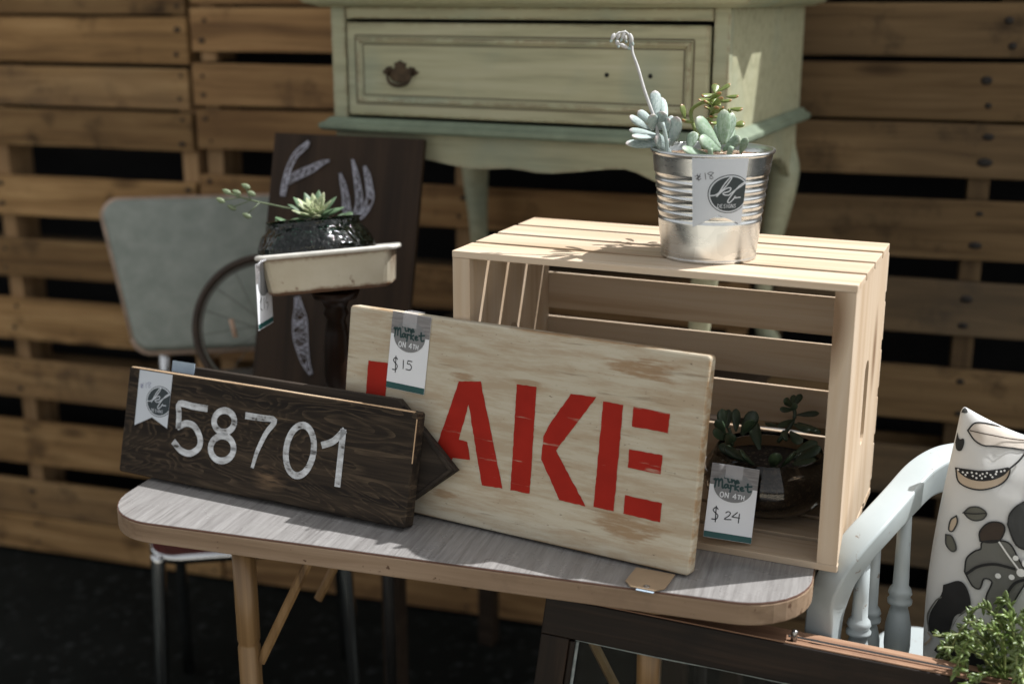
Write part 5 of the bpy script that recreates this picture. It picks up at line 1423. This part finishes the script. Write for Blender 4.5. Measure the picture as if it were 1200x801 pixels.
for sgn in (1, -1):
    gv = []
    for i in range(n + 1):
        row = []
        for j in range(n + 1):
            p, q = pcoord(i), pcoord(j); x, y = pq_to_xy(p, q)
            z_ = bulge(p, q) + (wrink(x, y) * min(1, bulge(p, q) / .02))
            row.append(bm.verts.new((x, y, z_ * sgn)))
        gv.append(row)
    for i in range(n):
        for j in range(n): bm.faces.new((gv[i][j], gv[i + 1][j], gv[i + 1][j + 1], gv[i][j + 1]))
bmesh.ops.remove_doubles(bm, verts=bm.verts[:], dist=1e-5)
link('cover', to_mesh(bm, 'cushion', True), M_CANVAS, s)
def pprint(name, key, mat, o, outline=None, ow=.0016):
    pts = [tuple(p) for p in DATA['PIL'][key]]
    sm = [(a.x, a.y) for a in spline([(x, y, 0) for x, y in pts + pts[:1]], 4)][:-1]
    sm = [(x, y) for x, y in sm]
    e = link(name, decal([sm], lambda x, y: front(x, y, o), 3), PRINT[mat], s)
    if outline:
        link('printed_outline', strokes([sm + sm[:1]], ow, lambda x, y: front(x, y, o + .0004), 0), PRINT[outline], s)
for k_, (key, mat, outl_) in enumerate((('big_leaf', 'cream', 'black'), ('corner', 'charcoal', None), ('blotch', 'black', None), ('pod', 'tan', 'black'), ('seeds', 'black', None), ('leaf1', 'olive', 'charcoal'), ('leaf2', 'tan', 'charcoal'), ('leaf3', 'olive', 'charcoal'), ('petal', 'grey', 'black'), ('brown', 'brown', 'black'), ('petal_dark', 'charcoal', 'black'), ('black_leaf', 'black', None), ('grey_edge', 'grey', None), ('feather', 'black', None), ('scroll', 'black', None))):
    pprint('printed_motif', key, mat, .0010 + .00012 * k_, outl_)
for k_, (key, mat, w_) in enumerate((('stem', 'black', .002), ('vein', 'brown', .0012), ('vein1', 'black', .0012), ('petalvein', 'black', .003), ('petalvein2', 'black', .003), ('stamen', 'white', .0018), ('curl', 'grey', .0014), ('curl2', 'tan', .0016))):
    ln = [tuple(p) for p in DATA['PIL_LINES'][key]]
    link('printed_line', strokes([ln], w_, lambda x, y: front(x, y, .0034 + .0001 * k_), 6), PRINT[mat], s)
link('printed_dots', decal([circle(x, y, .0045 if i in (0, 2) else .003, 14) for i, (x, y) in enumerate(DATA['PIL_DOTS'])], lambda x, y: front(x, y, .0046), 1), PRINT['white'], s)
link('printed_dots', decal([circle(x, y, .0011, 8) for x, y in DATA['PIL_SEEDDOTS']], lambda x, y: front(x, y, .0042), 0), PRINT['white'], s)
link('printed_dots', decal([[(x - .0008, y - .005), (x + .0008, y - .005), (x + .0022, y + .005), (x + .0006, y + .005)] for x, y in (tuple(Vector(DATA['PIL']['feather'][2]) + Vector((dx, dy))) for dx, dy in ((-.012, -.005), (-.003, -.0065), (.006, -.008)))], lambda x, y: front(x, y, .0042), 0), PRINT['white'], s)

# ------------------------------------------------------------------ trailing plant on the chair seat
VC = V((.535, 1.185, SZ))
s = thing('trailing_plant', 'bright green trailing succulent with small pointed leaves in front of the floral cushion', 'potted plant', VC)
link('pot', lathe([(0, 0), (.032, 0), (.034, .003), (.044, .145), (.047, .146), (.0475, .156), (.0445, .157), (.041, .150), (.0405, .140), (0, .140)], 28), M_POTTERY, s)
link('soil', lathe([(.0402, .1405), (.02, .1455), (0, .147)], 24, False), M_DARKSOIL, s)
lm = leaf_mesh('bead')
rr = random.Random(21)
lv = [v.co.copy() for v in lm.vertices]; lf = [tuple(p.vertices) for p in lm.polygons]
def vine(path, seed):
    r2 = random.Random(seed)
    bm = bmesh.new(); P = spline(path, 7); add_tube(bm, P, .0013, 5)
    bm2 = bmesh.new()
    i = 3
    while i < len(P) - 1:
        for _ in range(2 if r2.random() < .75 else 3):
            p = P[i]; t_ = (P[i + 1] - P[i - 1]).normalized()
            dr_ = (V((r2.gauss(0, 1), r2.gauss(0, 1), r2.gauss(0, 1))).normalized() + t_ * .9 + V((0, 0, .25))).normalized()
            L = r2.uniform(.0075, .0125); w_ = L * r2.uniform(.36, .48)
            y = dr_.cross(V((.3, .5, .8))).normalized(); z_ = dr_.cross(y)
            vs = [bm2.verts.new(p + dr_ * (c.x * L) + y * (c.y * w_) + z_ * (c.z * w_)) for c in lv]
            for f in lf: bm2.faces.new([vs[k] for k in f])
        i += 1
    st_ = link('vine', to_mesh(bm, 'vine', True), M_VINESTEM, s)
    o = link('leaves', to_mesh(bm2, 'leaves', True), M_VINE, st_); o['kind'] = 'stuff'
ends = []
for k_ in range(22):
    a = rr.uniform(1.9, 5.2) if k_ < 17 else rr.uniform(-1.2, 1.9)
    R_ = rr.uniform(.04, .095); up_ = rr.uniform(.02, .11); dn = rr.uniform(-.02, .11)
    c_, s_ = math.cos(a), math.sin(a) * .55
    r0 = rr.uniform(0, .025)
    vine([V((r0 * c_, r0 * s_, .143)), V((R_ * .35 * c_, R_ * .35 * s_, .143 + up_ * .8)), V((R_ * .8 * c_, R_ * .8 * s_, .143 + up_)), V((R_ * 1.05 * c_, R_ * 1.05 * s_, .143 + up_ * .75 - dn * .4)), V((R_ * 1.12 * c_, R_ * 1.12 * s_, .143 + up_ * .5 - dn))], k_)
for a, R_, z_ in ((3.45, .105, .225), (3.2, .09, .205)):
    c_, s_ = math.cos(a), math.sin(a) * .5
    vine([V((0, 0, .143)), V((R_ * .5 * c_, R_ * .5 * s_, z_ - .01)), V((R_ * c_, R_ * s_, z_))], int(R_ * 1000))
